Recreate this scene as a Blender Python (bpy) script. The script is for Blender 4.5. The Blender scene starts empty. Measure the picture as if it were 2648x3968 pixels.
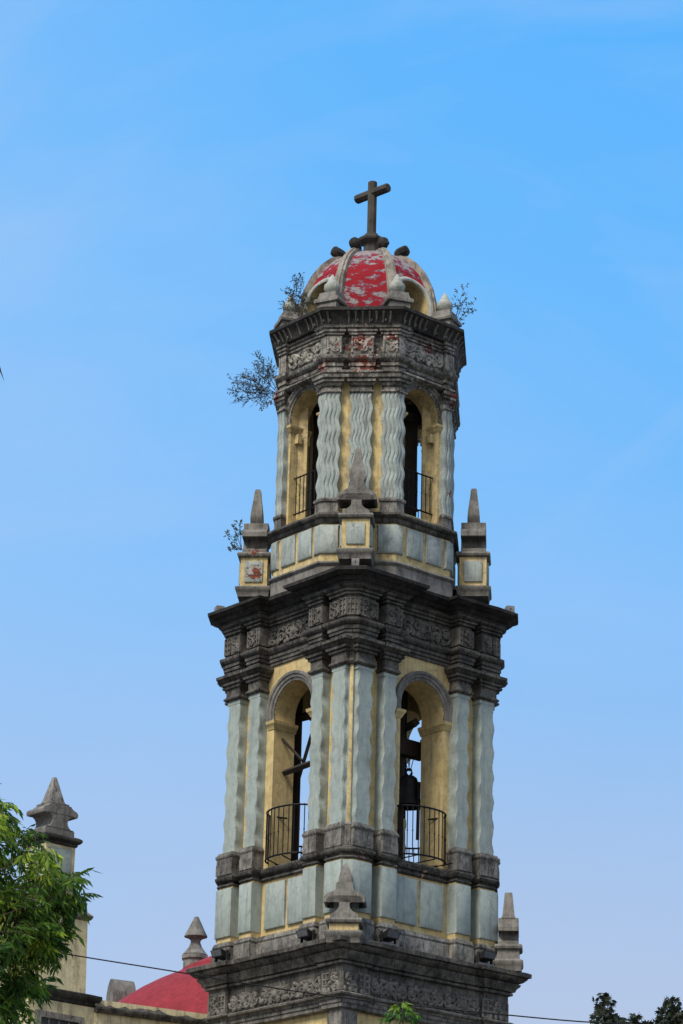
import bpy, bmesh, math, random
from mathutils import Vector, Matrix
PI = math.pi
R_ = math.radians
random.seed(7)
sc = bpy.context.scene
col = sc.collection

# ------------------------------------------------------------------ camera, sky, sun, exposure
GZ = -1.6                      # ground height (eye level is z = 0)
cam_d = bpy.data.cameras.new('camera')
cam = bpy.data.objects.new('camera', cam_d)
col.objects.link(cam)
cam_d.sensor_fit = 'VERTICAL'
cam_d.sensor_height = 36.0
cam_d.sensor_width = 24.0
cam_d.lens = 100.32
cam_d.clip_start = 0.5
cam_d.clip_end = 9000
cam.matrix_world = (Matrix.Translation((0.007, -48.1, 0.0)) @ Matrix.Rotation(R_(0.52), 4, 'Z')
                    @ Matrix.Rotation(R_(90 + 20.745), 4, 'X') @ Matrix.Rotation(R_(1.452), 4, 'Z'))
sc.camera = cam
SUN_EL, SUN_AZ = R_(50), R_(215)      # azimuth from +Y, clockwise: behind and to the left of the camera
world = bpy.data.worlds.new('World')
sc.world = world
world.use_nodes = True
nt = world.node_tree
for n in list(nt.nodes):
    nt.nodes.remove(n)

def nd(t, kind, **kw):
    n = t.nodes.new(kind)
    for k, v in kw.items():
        setattr(n, k, v)
    return n

def mathn(t, op, a, b=None, clamp=False):
    n = nd(t, 'ShaderNodeMath', operation=op, use_clamp=clamp)
    for i, v in enumerate((a, b)):
        if v is None:
            continue
        if isinstance(v, (int, float)):
            n.inputs[i].default_value = v
        else:
            t.links.new(v, n.inputs[i])
    return n.outputs[0]

def mixc(t, fac, a, b, mode='MIX'):
    n = nd(t, 'ShaderNodeMix', data_type='RGBA', blend_type=mode)
    for i, v in ((0, fac), (6, a), (7, b)):
        if isinstance(v, (int, float)):
            n.inputs[i].default_value = v
        elif isinstance(v, (tuple, list)):
            n.inputs[i].default_value = (*v[:3], 1)
        else:
            t.links.new(v, n.inputs[i])
    return n.outputs[2]

def ramp(t, fac, stops, interp='LINEAR'):
    n = nd(t, 'ShaderNodeValToRGB')
    n.color_ramp.interpolation = interp
    e = n.color_ramp.elements
    while len(e) < len(stops):
        e.new(0.5)
    for s, (p, c) in zip(e, stops):
        s.position = p
        s.color = (*c, 1) if isinstance(c, (tuple, list)) else (c, c, c, 1)
    t.links.new(fac, n.inputs[0])
    return n.outputs[0]

tc = nd(nt, 'ShaderNodeTexCoord')
sep = nd(nt, 'ShaderNodeSeparateXYZ')
nt.links.new(tc.outputs['Generated'], sep.inputs[0])
sky = nd(nt, 'ShaderNodeTexSky', sky_type='NISHITA')
sky.sun_disc = False
sky.sun_elevation = SUN_EL
sky.sun_rotation = SUN_AZ
sky.air_density = 1.0
sky.dust_density = 1.5
grad = ramp(nt, sep.outputs[2], [(0.0, (5.2, 5.8, 7.0)), (0.17, (5.0, 5.85, 7.7)), (0.24, (4.3, 5.8, 8.4)), (0.33, (2.75, 5.75, 9.9)),
                                 (0.43, (2.0, 5.5, 10.2)), (0.53, (1.35, 5.0, 10.3)), (1.0, (0.6, 2.6, 8.0))])
# slightly deeper blue towards the right, paler towards the left and round the sun
lr = mathn(nt, 'MULTIPLY_ADD', sep.outputs[0], 2.6)
lr.node.inputs[2].default_value = 0.5
lf_ = mathn(nt, 'MULTIPLY', sep.outputs[0], -3.2, True)
grad = mixc(nt, mathn(nt, 'MULTIPLY', lf_, 0.75), grad, (3.5, 6.0, 9.9))
lr2 = mathn(nt, 'MULTIPLY', mathn(nt, 'ADD', lr, 0.0, True), ramp(nt, sep.outputs[2], [(0.18, 0.0), (0.5, 0.8)]))
grad = mixc(nt, lr2, grad, (0.85, 4.6, 10.4))
mp = nd(nt, 'ShaderNodeMapping')
mp.inputs['Scale'].default_value = (2.2, 2.2, 7.0)
mp.inputs['Rotation'].default_value = (0.2, R_(-38), 0.3)
nt.links.new(tc.outputs['Generated'], mp.inputs[0])
cn = nd(nt, 'ShaderNodeTexNoise')
cn.inputs['Scale'].default_value = 2.3
cn.inputs['Detail'].default_value = 7
cn.inputs['Roughness'].default_value = 0.55
cn.inputs['Distortion'].default_value = 0.7
nt.links.new(mp.outputs[0], cn.inputs['Vector'])
cl = mathn(nt, 'MULTIPLY', ramp(nt, cn.outputs[0], [(0.42, 0.0), (0.76, 0.42)]), ramp(nt, sep.outputs[2], [(0.17, 0.35), (0.5, 1.0)]))
grad = mixc(nt, cl, grad, (4.3, 6.3, 9.6))
mp2 = nd(nt, 'ShaderNodeMapping')
mp2.inputs['Scale'].default_value = (7.0, 2.0, 1.8)
vr2 = nd(nt, 'ShaderNodeVectorRotate', rotation_type='Y_AXIS')
vr2.inputs['Angle'].default_value = R_(-48)
nt.links.new(tc.outputs['Generated'], vr2.inputs['Vector'])
nt.links.new(vr2.outputs[0], mp2.inputs[0])
cn2 = nd(nt, 'ShaderNodeTexNoise')
cn2.inputs['Scale'].default_value = 1.6
cn2.inputs['Detail'].default_value = 9
cn2.inputs['Roughness'].default_value = 0.6
cn2.inputs['Distortion'].default_value = 1.2
nt.links.new(mp2.outputs[0], cn2.inputs['Vector'])
grad = mixc(nt, ramp(nt, cn2.outputs[0], [(0.5, 0.0), (0.75, 0.26)]), grad, (4.0, 6.2, 9.6))
back = ramp(nt, mathn(nt, 'MULTIPLY', sep.outputs[1], -1.0), [(0.0, 0.0), (0.9, 0.85)])
grad = mixc(nt, back, grad, (8.6, 8.5, 8.5))
skyc = mixc(nt, 0.93, sky.outputs[0], grad)
bg = nd(nt, 'ShaderNodeBackground')
bg.inputs['Strength'].default_value = 0.1
nt.links.new(skyc, bg.inputs[0])
wo = nd(nt, 'ShaderNodeOutputWorld')
nt.links.new(bg.outputs[0], wo.inputs[0])

sun_d = bpy.data.lights.new('sun', 'SUN')
sun_d.energy = 3.5
sun_d.angle = R_(20)
sun_d.color = (1.0, 0.93, 0.82)
sun = bpy.data.objects.new('sun', sun_d)
col.objects.link(sun)
to_sun = Vector((math.sin(SUN_AZ) * math.cos(SUN_EL), math.cos(SUN_AZ) * math.cos(SUN_EL), math.sin(SUN_EL)))
sun.rotation_euler = to_sun.to_track_quat('Z', 'Y').to_euler()
sc.view_settings.view_transform = 'Standard'
sc.view_settings.look = 'None'
sc.view_settings.gamma = 1.0
sc.view_settings.exposure = 0.0

# ------------------------------------------------------------------ materials
MATS = {}

def weathered(name, base, alt, stain, scale=1.3, stain_amt=0.5, streak=0.5, rough=0.9, bump=0.4, speck=0.35,
              bricks=(), fine=24.0, lite=None, lite_at=0.62, bump_d=0.02, mott=0.0, runs=0.0, cracks=0.0, joints=0.0):
    """plaster or stone: two tones, vertical run-off stains, specks, optional patches of bare brick"""
    m = bpy.data.materials.new(name)
    m.use_nodes = True
    t = m.node_tree
    b = t.nodes['Principled BSDF']
    c = nd(t, 'ShaderNodeTexCoord')
    P = c.outputs['Object']

    def noise(s, detail=6, rgh=0.6, sc3=None, dist=0.0):
        v = P
        if sc3:
            mpn = nd(t, 'ShaderNodeMapping')
            mpn.inputs['Scale'].default_value = sc3
            t.links.new(P, mpn.inputs[0])
            v = mpn.outputs[0]
        n = nd(t, 'ShaderNodeTexNoise')
        n.inputs['Scale'].default_value = s
        n.inputs['Detail'].default_value = detail
        n.inputs['Roughness'].default_value = rgh
        n.inputs['Distortion'].default_value = dist
        t.links.new(v, n.inputs['Vector'])
        return n.outputs[0]
    n1 = noise(scale, 8, 0.65)
    colr = mixc(t, ramp(t, n1, [(0.35, 0.0), (0.65, 1.0)]), base, alt)
    if lite:
        nl = noise(scale * 2.3, 7, 0.7)
        colr = mixc(t, ramp(t, nl, [(lite_at, 0.0), (lite_at + 0.1, 0.85)]), colr, lite)
    if streak > 0:
        n2 = noise(scale * 2.0, 6, 0.65, (3.0, 3.0, 0.45))
        colr = mixc(t, ramp(t, n2, [(0.52, 0.0), (0.72, streak)]), colr, stain)
    n3 = noise(scale * 0.8, 9, 0.7, None, 0.4)
    colr = mixc(t, ramp(t, n3, [(0.55, 0.0), (0.68, stain_amt)]), colr, stain)
    if mott:
        nm = noise(6.5, 8, 0.78, (1.0, 1.0, 0.8), 0.3)
        colr = mixc(t, 1.0, colr, ramp(t, nm, [(0.36, 1 - 0.75 * mott), (0.48, 1 - 0.25 * mott), (0.56, 1 + 0.1 * mott), (0.68, 1.0)]), 'MULTIPLY')
        colr = mixc(t, ramp(t, nm, [(0.57, 0.0), (0.70, 0.7 * mott)]), colr, lite or alt)
    if runs:                                    # thin rain runs
        nr = noise(1.0, 6, 0.7, (11.0, 11.0, 0.55))
        colr = mixc(t, ramp(t, nr, [(0.54, 0.0), (0.66, runs)]), colr, stain)
        nr2 = noise(1.3, 5, 0.6, (8.0, 8.0, 0.7))
        colr = mixc(t, ramp(t, nr2, [(0.60, 0.0), (0.72, runs * 0.6)]), colr, tuple(min(0.8, x * 1.35) for x in alt))
    nf = noise(fine, 5, 0.7)
    if joints:                                  # open joints between the stones
        sj = nd(t, 'ShaderNodeSeparateXYZ')
        t.links.new(P, sj.inputs[0])
        jw = noise(1.7, 2)
        ju = mathn(t, 'ADD', mathn(t, 'MULTIPLY', mathn(t, 'SUBTRACT', sj.outputs[0], sj.outputs[1]), 2.1), mathn(t, 'MULTIPLY', jw, 0.9))
        jz = mathn(t, 'MULTIPLY', mathn(t, 'FLOOR', mathn(t, 'MULTIPLY', sj.outputs[2], 4.6)), 0.37)
        jf = mathn(t, 'FRACT', mathn(t, 'ADD', ju, jz))
        jl = ramp(t, jf, [(0.0, joints), (0.02, joints), (0.03, 0.0)])
        colr = mixc(t, jl, colr, tuple(x * 0.5 for x in stain))
        js = mathn(t, 'FRACT', mathn(t, 'MULTIPLY', mathn(t, 'FLOOR', mathn(t, 'ADD', ju, jz)), 0.618))
        colr = mixc(t, 1.0, colr, ramp(t, js, [(0.0, 0.78), (0.5, 1.0), (1.0, 1.0)]), 'MULTIPLY')
    if cracks:
        vo = nd(t, 'ShaderNodeTexVoronoi', feature='DISTANCE_TO_EDGE')
        vo.inputs['Scale'].default_value = 2.1
        wv = nd(t, 'ShaderNodeTexNoise')
        wv.inputs['Scale'].default_value = 3.0
        wv.inputs['Detail'].default_value = 6
        t.links.new(P, wv.inputs['Vector'])
        ad = nd(t, 'ShaderNodeVectorMath', operation='MULTIPLY_ADD')
        t.links.new(wv.outputs['Color'], ad.inputs[0])
        ad.inputs[1].default_value = (0.5, 0.5, 0.5)
        t.links.new(P, ad.inputs[2])
        t.links.new(ad.outputs[0], vo.inputs['Vector'])
        ck = mathn(t, 'MULTIPLY', ramp(t, vo.outputs['Distance'], [(0.0, cracks), (0.012, 0.0)]), ramp(t, n1, [(0.5, 0.0), (0.56, 1.0)]))
        colr = mixc(t, ck, colr, tuple(x * 0.4 for x in stain))
    colr = mixc(t, ramp(t, nf, [(0.58, 0.0), (0.72, speck)]), colr, stain)
    hgt = mathn(t, 'ADD', mathn(t, 'MULTIPLY', nf, 0.5), n3)
    if bricks:
        tot = None
        wob = noise(7.0, 8, 0.75)
        for (bx, by, bz, br) in bricks:
            vs = nd(t, 'ShaderNodeVectorMath', operation='DISTANCE')
            t.links.new(P, vs.inputs[0])
            vs.inputs[1].default_value = (bx, by, bz)
            d = mathn(t, 'SUBTRACT', br, vs.outputs['Value'])
            d = mathn(t, 'DIVIDE', d, br)
            tot = d if tot is None else mathn(t, 'MAXIMUM', tot, d)
        k = mathn(t, 'ADD', tot, mathn(t, 'MULTIPLY', mathn(t, 'SUBTRACT', wob, 0.5), 4.5))
        mask = ramp(t, k, [(0.42, 0.0), (0.5, 1.0)])
        sx = nd(t, 'ShaderNodeSeparateXYZ')
        t.links.new(P, sx.inputs[0])
        cb = nd(t, 'ShaderNodeCombineXYZ')
        t.links.new(mathn(t, 'SUBTRACT', sx.outputs[0], sx.outputs[1]), cb.inputs[0])
        t.links.new(sx.outputs[2], cb.inputs[1])
        bt = nd(t, 'ShaderNodeTexBrick')
        bt.inputs['Scale'].default_value = 1.0
        bt.inputs['Brick Width'].default_value = 0.3
        bt.inputs['Row Height'].default_value = 0.062
        bt.inputs['Mortar Size'].default_value = 0.009
        bt.inputs['Color1'].default_value = (0.25, 0.06, 0.038, 1)
        bt.inputs['Color2'].default_value = (0.15, 0.04, 0.03, 1)
        bt.inputs['Mortar'].default_value = (0.07, 0.055, 0.05, 1)
        t.links.new(cb.outputs[0], bt.inputs['Vector'])
        bc = mixc(t, ramp(t, noise(9, 4), [(0.50, 0.0), (0.56, 0.9)]), bt.outputs[0], (0.42, 0.39, 0.36))
        colr = mixc(t, mask, colr, bc)
        hgt = mathn(t, 'SUBTRACT', hgt, mathn(t, 'MULTIPLY', mask, 0.8))
    colr = mixc(t, 1.0, colr, (1.0, 0.975, 0.92), 'MULTIPLY')
    t.links.new(colr, b.inputs['Base Color'])
    b.inputs['Roughness'].default_value = rough
    b.inputs['Specular IOR Level'].default_value = 0.25
    bp = nd(t, 'ShaderNodeBump')
    bp.inputs['Strength'].default_value = bump
    bp.inputs['Distance'].default_value = bump_d
    t.links.new(hgt, bp.inputs['Height'])
    t.links.new(bp.outputs[0], b.inputs['Normal'])
    MATS[name] = m
    return m

def plain(name, c, rough=0.6, metal=0.0, var=0.25, scale=8.0):
    m = bpy.data.materials.new(name)
    m.use_nodes = True
    t = m.node_tree
    b = t.nodes['Principled BSDF']
    cc = nd(t, 'ShaderNodeTexCoord')
    n = nd(t, 'ShaderNodeTexNoise')
    n.inputs['Scale'].default_value = scale
    n.inputs['Detail'].default_value = 5
    t.links.new(cc.outputs['Object'], n.inputs['Vector'])
    t.links.new(mixc(t, ramp(t, n.outputs[0], [(0.3, 0.0), (0.7, 1.0)]), tuple(x * (1 - var) for x in c), tuple(min(1, x * (1 + var)) for x in c)), b.inputs['Base Color'])
    b.inputs['Roughness'].default_value = rough
    b.inputs['Metallic'].default_value = metal
    b.inputs['Specular IOR Level'].default_value = 0.3
    MATS[name] = m
    return m

def leafmat(name, c1, c2, c3, trans=0.35):
    m = bpy.data.materials.new(name)
    m.use_nodes = True
    t = m.node_tree
    b = t.nodes['Principled BSDF']
    at = nd(t, 'ShaderNodeAttribute', attribute_name='tone')
    c = ramp(t, at.outputs['Fac'], [(0.0, c1), (0.5, c2), (1.0, c3)])
    t.links.new(c, b.inputs['Base Color'])
    b.inputs['Roughness'].default_value = 0.55
    b.inputs['Specular IOR Level'].default_value = 0.25
    tr = nd(t, 'ShaderNodeBsdfTranslucent')
    t.links.new(c, tr.inputs['Color'])
    mx = nd(t, 'ShaderNodeMixShader')
    mx.inputs[0].default_value = trans
    t.links.new(b.outputs[0], mx.inputs[1])
    t.links.new(tr.outputs[0], mx.inputs[2])
    t.links.new(mx.outputs[0], t.nodes['Material Output'].inputs[0])
    MATS[name] = m
    return m

OCT_BRICKS = [(-1.13, -1.13, 20.45, 0.42), (-1.1, -1.1, 20.86, 0.32), (-0.75, -1.5, 20.98, 0.2), (0.62, -1.6, 20.15, 0.25),
              (-1.62, 0.66, 20.2, 0.2), (-1.56, -0.6, 20.45, 0.2), (-1.35, -0.95, 20.8, 0.22), (0.1, -1.6, 21.0, 0.2)]
M_dark = weathered('sooty_stone', (0.08, 0.074, 0.067), (0.17, 0.16, 0.144), (0.022, 0.022, 0.021), 2.6, 0.9, 0.85, bump=0.9, speck=0.7, lite=(0.25, 0.238, 0.215), lite_at=0.62, bump_d=0.03, runs=0.40, joints=0.8, mott=0.90,
                   bricks=[(-0.7, -1.8, 11.3, 0.1), (0.12, -1.6, 11.27, 0.14), (-1.45, -1.8, 11.32, 0.09), (0.3, -1.75, 15.45, 0.16), (0.05, -1.6, 15.7, 0.14)])
M_black = weathered('black_crusted_stone', (0.03, 0.028, 0.027), (0.068, 0.064, 0.06), (0.012, 0.012, 0.013), 2.2, 0.8, 0.7, bump=0.9, speck=0.6, lite=(0.15, 0.14, 0.13), lite_at=0.68, bump_d=0.03, joints=0.8, mott=0.60)
M_oct = weathered('peeling_grey_stone', (0.15, 0.144, 0.132), (0.3, 0.287, 0.26), (0.03, 0.029, 0.029), 3.2, 0.92, 0.9, bump=0.9, speck=0.7, lite=(0.54, 0.52, 0.475), lite_at=0.54, bricks=OCT_BRICKS, bump_d=0.03, runs=0.40, joints=0.8, mott=1.00)
M_grey = weathered('grey_cement', (0.165, 0.158, 0.148), (0.26, 0.248, 0.23), (0.045, 0.043, 0.042), 2.2, 0.7, 0.6, bump=0.45, speck=0.35, runs=0.40, mott=0.55,
                   bricks=[(-1.58, 1.2, 17.42, 0.2), (-1.62, -1.62, 10.2, 0.18), (2.1, -1.75, 10.86, 0.16), (1.7, -1.2, 18.06, 0.14)])
M_base = weathered('grey_base_stone', (0.15, 0.143, 0.132), (0.27, 0.258, 0.238), (0.036, 0.035, 0.034), 2.8, 0.85, 0.85, bump=0.6, speck=0.5, runs=0.40, joints=0.8, mott=0.90)
M_carve = weathered('lightened_worn_carving', (0.13, 0.122, 0.11), (0.23, 0.216, 0.197), (0.035, 0.034, 0.034), 3.0, 0.7, 0.7, bump=0.5, speck=0.5, mott=0.6)  # carvings lightened over sooty ground: part of the relief's light is painted in
M_carve_d = weathered('lightened_sooty_carving', (0.10, 0.094, 0.087), (0.2, 0.188, 0.172), (0.025, 0.024, 0.025), 3.0, 0.7, 0.7, bump=0.5, speck=0.5, mott=0.7)
M_carve_o = weathered('lightened_plaster_carving', (0.22, 0.21, 0.19), (0.42, 0.40, 0.365), (0.05, 0.047, 0.045), 3.0, 0.8, 0.75, bump=0.5, speck=0.5, mott=0.8, bricks=OCT_BRICKS)
M_blue = weathered('pale_blue_plaster', (0.315, 0.375, 0.36), (0.385, 0.44, 0.42), (0.2, 0.21, 0.2), 1.3, 0.4, 0.5, bump=0.3, speck=0.22, fine=14, mott=0.3, runs=0.5, cracks=0.5)
M_blue_o = weathered('chipped_blue_plaster', (0.325, 0.38, 0.37), (0.40, 0.445, 0.43), (0.15, 0.15, 0.145), 1.8, 0.55, 0.5, bump=0.45, speck=0.4, fine=12, mott=0.4, runs=0.5, cracks=0.6,
                     bricks=[(-1.58, 1.2, 16.98, 0.27), (0.66, -1.5, 18.3, 0.12)])
M_yel = weathered('ochre_plaster', (0.60, 0.46, 0.22), (0.66, 0.53, 0.28), (0.28, 0.23, 0.16), 1.6, 0.6, 0.55, bump=0.35, speck=0.35, fine=10, runs=0.55, cracks=0.5, mott=0.45)
M_yel_o = weathered('flaking_ochre_plaster', (0.60, 0.47, 0.22), (0.66, 0.53, 0.28), (0.25, 0.21, 0.165), 2.8, 0.9, 0.75, bump=0.5, speck=0.5, fine=10, lite=(0.36, 0.32, 0.27), lite_at=0.55, runs=0.55, cracks=0.5, mott=0.50)
M_yel_p = weathered('faded_cream_plaster', (0.62, 0.54, 0.34), (0.70, 0.62, 0.41), (0.12, 0.105, 0.09), 1.3, 0.6, 0.75, bump=0.35, speck=0.3, fine=8, runs=0.55, cracks=0.5, mott=0.40)
M_int = weathered('shade_darkened_ochre_plaster', (0.2, 0.15, 0.08), (0.25, 0.19, 0.1), (0.07, 0.06, 0.05), 1.1, 0.6, 0.5, bump=0.3, speck=0.3)  # ochre lowered in colour to deepen the shade inside
M_white = weathered('pale_mint_plaster', (0.38, 0.41, 0.375), (0.46, 0.48, 0.44), (0.1, 0.1, 0.095), 2.4, 0.6, 0.5, bump=0.4, speck=0.4, mott=0.40)
M_rib = weathered('worn_rib_plaster', (0.235, 0.21, 0.18), (0.37, 0.335, 0.29), (0.06, 0.05, 0.043), 3.0, 0.9, 0.75, bump=0.5, speck=0.45, mott=0.70)
M_redroof = weathered('matt_red_paint', (0.25, 0.027, 0.036), (0.30, 0.035, 0.045), (0.16, 0.02, 0.026), 1.4, 0.6, 0.5, bump=0.3, speck=0.3, mott=0.3, runs=0.5)

def peel_mat():
    m = weathered('peeling_red_paint', (0.235, 0.007, 0.015), (0.29, 0.011, 0.02), (0.15, 0.008, 0.016), 2.0, 0.4, 0.4, bump=0.3, speck=0.2)
    t = m.node_tree
    b = t.nodes['Principled BSDF']
    src = b.inputs['Base Color'].links[0].from_socket
    c = nd(t, 'ShaderNodeTexCoord')
    s = nd(t, 'ShaderNodeSeparateXYZ')
    t.links.new(c.outputs['Object'], s.inputs[0])
    def nz(scale, sc3):
        mpn = nd(t, 'ShaderNodeMapping')
        mpn.inputs['Scale'].default_value = sc3
        t.links.new(c.outputs['Object'], mpn.inputs[0])
        n = nd(t, 'ShaderNodeTexNoise')
        n.inputs['Scale'].default_value = scale
        n.inputs['Detail'].default_value = 9
        n.inputs['Roughness'].default_value = 0.68
        t.links.new(mpn.outputs[0], n.inputs['Vector'])
        return n.outputs[0]
    up = mathn(t, 'MULTIPLY', mathn(t, 'SUBTRACT', s.outputs[2], 22.55), 0.28)
    up = mathn(t, 'MAXIMUM', up, 0.0)
    # bare band low on the shell
    lo = mathn(t, 'MULTIPLY', mathn(t, 'SUBTRACT', 0.33, mathn(t, 'ABSOLUTE', mathn(t, 'SUBTRACT', s.outputs[2], 21.98))), 0.22)
    lo = mathn(t, 'MAXIMUM', lo, 0.0)
    k = mathn(t, 'ADD', mathn(t, 'ADD', nz(5.2, (1, 1, 1.6)), up), lo)
    purple = ramp(t, k, [(0.535, 0.0), (0.575, 1.0)])
    white = ramp(t, k, [(0.58, 0.0), (0.61, 1.0)])
    c1 = mixc(t, purple, src, (0.13, 0.075, 0.1))
    c2 = mixc(t, white, c1, mixc(t, nz(9, (1, 1, 1)), (0.17, 0.145, 0.15), (0.38, 0.335, 0.32)))
    t.links.new(c2, b.inputs['Base Color'])
    return m
M_peel = peel_mat()
M_iron = plain('black_iron', (0.018, 0.017, 0.018), 0.55, 0.6)
M_bronze = plain('dark_bell_bronze', (0.016, 0.015, 0.014), 0.6, 0.3)
M_timber = plain('dark_timber', (0.035, 0.027, 0.022), 0.85)
M_cross = weathered('lichen_black_stone', (0.045, 0.04, 0.036), (0.085, 0.075, 0.065), (0.02, 0.019, 0.019), 3.0, 0.6, 0.4, bump=0.6, speck=0.5)
M_lampgrey = plain('grey_lamp_metal', (0.20, 0.19, 0.18), 0.5, 0.2)
M_lampdark = plain('dark_lamp_metal', (0.035, 0.034, 0.033), 0.5, 0.3)
M_glass = plain('lamp_glass', (0.12, 0.125, 0.13), 0.2)
M_bark = plain('grey_brown_bark', (0.06, 0.045, 0.033), 0.9, 0, 0.4, 20)
M_ground = weathered('paved_ground', (0.07, 0.068, 0.064), (0.1, 0.095, 0.09), (0.05, 0.047, 0.045), 0.4, 0.5, 0.0, bump=0.2)
M_winglass = plain('dark_window_glass', (0.03, 0.035, 0.04), 0.2)
L_ash = leafmat('ash_leaves', (0.04, 0.095, 0.014), (0.135, 0.25, 0.026), (0.44, 0.53, 0.04), 0.45)
L_seed = leafmat('ash_seeds', (0.16, 0.19, 0.025), (0.25, 0.27, 0.03), (0.36, 0.36, 0.05), 0.4)
L_dark = leafmat('dull_dark_leaves', (0.035, 0.042, 0.026), (0.06, 0.07, 0.042), (0.08, 0.13, 0.035), 0.2)
L_shrub = leafmat('shrub_leaves', (0.05, 0.06, 0.06), (0.10, 0.11, 0.08), (0.2, 0.22, 0.09), 0.35)
L_young = leafmat('bright_young_leaves', (0.03, 0.10, 0.02), (0.09, 0.22, 0.03), (0.26, 0.40, 0.04), 0.45)
L_palm = leafmat('palm_leaf', (0.03, 0.04, 0.03), (0.045, 0.055, 0.035), (0.06, 0.07, 0.04), 0.2)

# ------------------------------------------------------------------ mesh helpers
class MB:
    def __init__(self):
        self.v, self.f, self.tone = [], [], []
    def add(self, verts, faces, tone=None):
        o = len(self.v)
        self.v += [tuple(p) for p in verts]
        self.f += [tuple(i + o for i in f) for f in faces]
        if tone is not None:
            self.tone += [tone] * len(verts)
    def hexa(self, b, t):                       # two loops of four
        self.add(list(b) + list(t), [(3, 2, 1, 0), (4, 5, 6, 7), (0, 1, 5, 4), (1, 2, 6, 5), (2, 3, 7, 6), (3, 0, 4, 7)])
    def box(self, c, s, rot=None):
        hx, hy, hz = s[0] / 2, s[1] / 2, s[2] / 2
        P = [Vector((x, y, z)) for z in (-hz, hz) for (x, y) in ((-hx, -hy), (hx, -hy), (hx, hy), (-hx, hy))]
        if rot is not None:
            P = [rot @ p for p in P]
        P = [p + Vector(c) for p in P]
        self.hexa(P[:4], P[4:])
    def loft(self, rings, cap0=True, cap1=True, closed=True):
        n = len(rings[0])
        vs = [p for r in rings for p in r]
        fs = []
        for i in range(len(rings) - 1):
            for j in range(n if closed else n - 1):
                k = (j + 1) % n
                fs.append((i * n + j, i * n + k, (i + 1) * n + k, (i + 1) * n + j))
        if cap0:
            fs.append(tuple(range(n - 1, -1, -1)))
        if cap1:
            fs.append(tuple((len(rings) - 1) * n + j for j in range(n)))
        self.add(vs, fs)
    def tube(self, path, r, n=6, caps=True, r2=None, flat=None):
        path = [Vector(p) for p in path]
        rings = []
        prev = None
        for i, p in enumerate(path):
            d = (path[min(i + 1, len(path) - 1)] - path[max(i - 1, 0)])
            if d.length < 1e-9:
                d = Vector((0, 0, 1))
            d.normalize()
            if prev is None:
                a = Vector((0, 0, 1)) if abs(d.z) < 0.9 else Vector((1, 0, 0))
                x = d.cross(a).normalized()
            else:
                x = (prev - d * prev.dot(d))
                x = x.normalized() if x.length > 1e-6 else d.orthogonal().normalized()
            prev = x
            y = d.cross(x)
            rr = r if r2 is None else r + (r2 - r) * i / max(1, len(path) - 1)
            rings.append([p + (x * math.cos(2 * PI * k / n) + y * math.sin(2 * PI * k / n)) * rr for k in range(n)])
        self.loft(rings, caps, caps)
    def lathe(self, prof, c=(0, 0), n=24, a0=0.0):
        rings = [[(c[0] + r * math.cos(a0 + 2 * PI * k / n), c[1] + r * math.sin(a0 + 2 * PI * k / n), z) for k in range(n)] for (r, z) in prof]
        self.loft(rings)
    def xf(self, M):
        self.v = [tuple(M @ Vector(p)) for p in self.v]
        return self

def obj(name, mb, mat, parent=None, smooth=40, off=(0, 0, 0)):
    me = bpy.data.meshes.new(name)
    me.from_pydata(mb.v, [], mb.f)
    me.materials.append(mat)
    if mb.tone:
        a = me.attributes.new('tone', 'FLOAT', 'POINT')
        a.data.foreach_set('value', mb.tone)
    if smooth and not mb.tone:
        me.polygons.foreach_set('use_smooth', [True] * len(me.polygons))
        me.set_sharp_from_angle(angle=R_(smooth))
    me.validate()
    o = bpy.data.objects.new(name, me)
    col.objects.link(o)
    if parent:
        o.parent = parent
    o.location = off
    return o

def thing(name, label, cat, loc=(0, 0, 0), rz=0.0, group=None):
    o = bpy.data.objects.new(name, None)
    o.empty_display_size = 0.3
    col.objects.link(o)
    o.location = loc
    o.rotation_euler = (0, 0, rz)
    return tag(o, label, cat, group)

def tag(o, label, cat, group=None):
    o['label'] = label
    o['category'] = cat
    if group:
        o['group'] = group
    return o

def structure(o):
    o['kind'] = 'structure'
    return o

def dup_tree(o, parent=None):
    c = o.copy()
    col.objects.link(c)
    if parent:
        c.parent = parent
    for ch in list(o.children):
        dup_tree(ch, c)
    return c

# plan outlines with mitred offsets
def miters(poly):
    n = len(poly)
    out = []
    for i in range(n):
        p0, p1, p2 = Vector(poly[i - 1]), Vector(poly[i]), Vector(poly[(i + 1) % n])
        d1, d2 = (p1 - p0).normalized(), (p2 - p1).normalized()
        n1, n2 = Vector((d1.y, -d1.x)), Vector((d2.y, -d2.x))
        m = n1 + n2
        out.append(m / max(0.15, m.dot(n1)))
    return out

def profile(mb, poly, prof, jit=0.0, caps=True):
    """loft a plan outline through (offset, z) steps; jit roughens worn edges a little"""
    ms = miters(poly)
    rings = []
    for (o, z) in prof:
        rings.append([(p[0] + m.x * o, p[1] + m.y * o, z + (random.uniform(-jit, jit) if jit else 0)) for p, m in zip(poly, ms)])
    mb.loft(rings, caps, caps)

def subdiv(poly, step):
    out = []
    n = len(poly)
    for i in range(n):
        a, b = Vector(poly[i]), Vector(poly[(i + 1) % n])
        k = max(1, int((b - a).length / step))
        for j in range(k):
            out.append(tuple(a.lerp(b, j / k)))
    return out

def FT(th, u, d, z=None):                      # face frame -> tower frame; th = 0 is the right-hand visible face
    c, s = math.cos(th), math.sin(th)
    x, y = u, -d
    p = (c * x - s * y, s * x + c * y)
    return p if z is None else (p[0], p[1], z)

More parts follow.
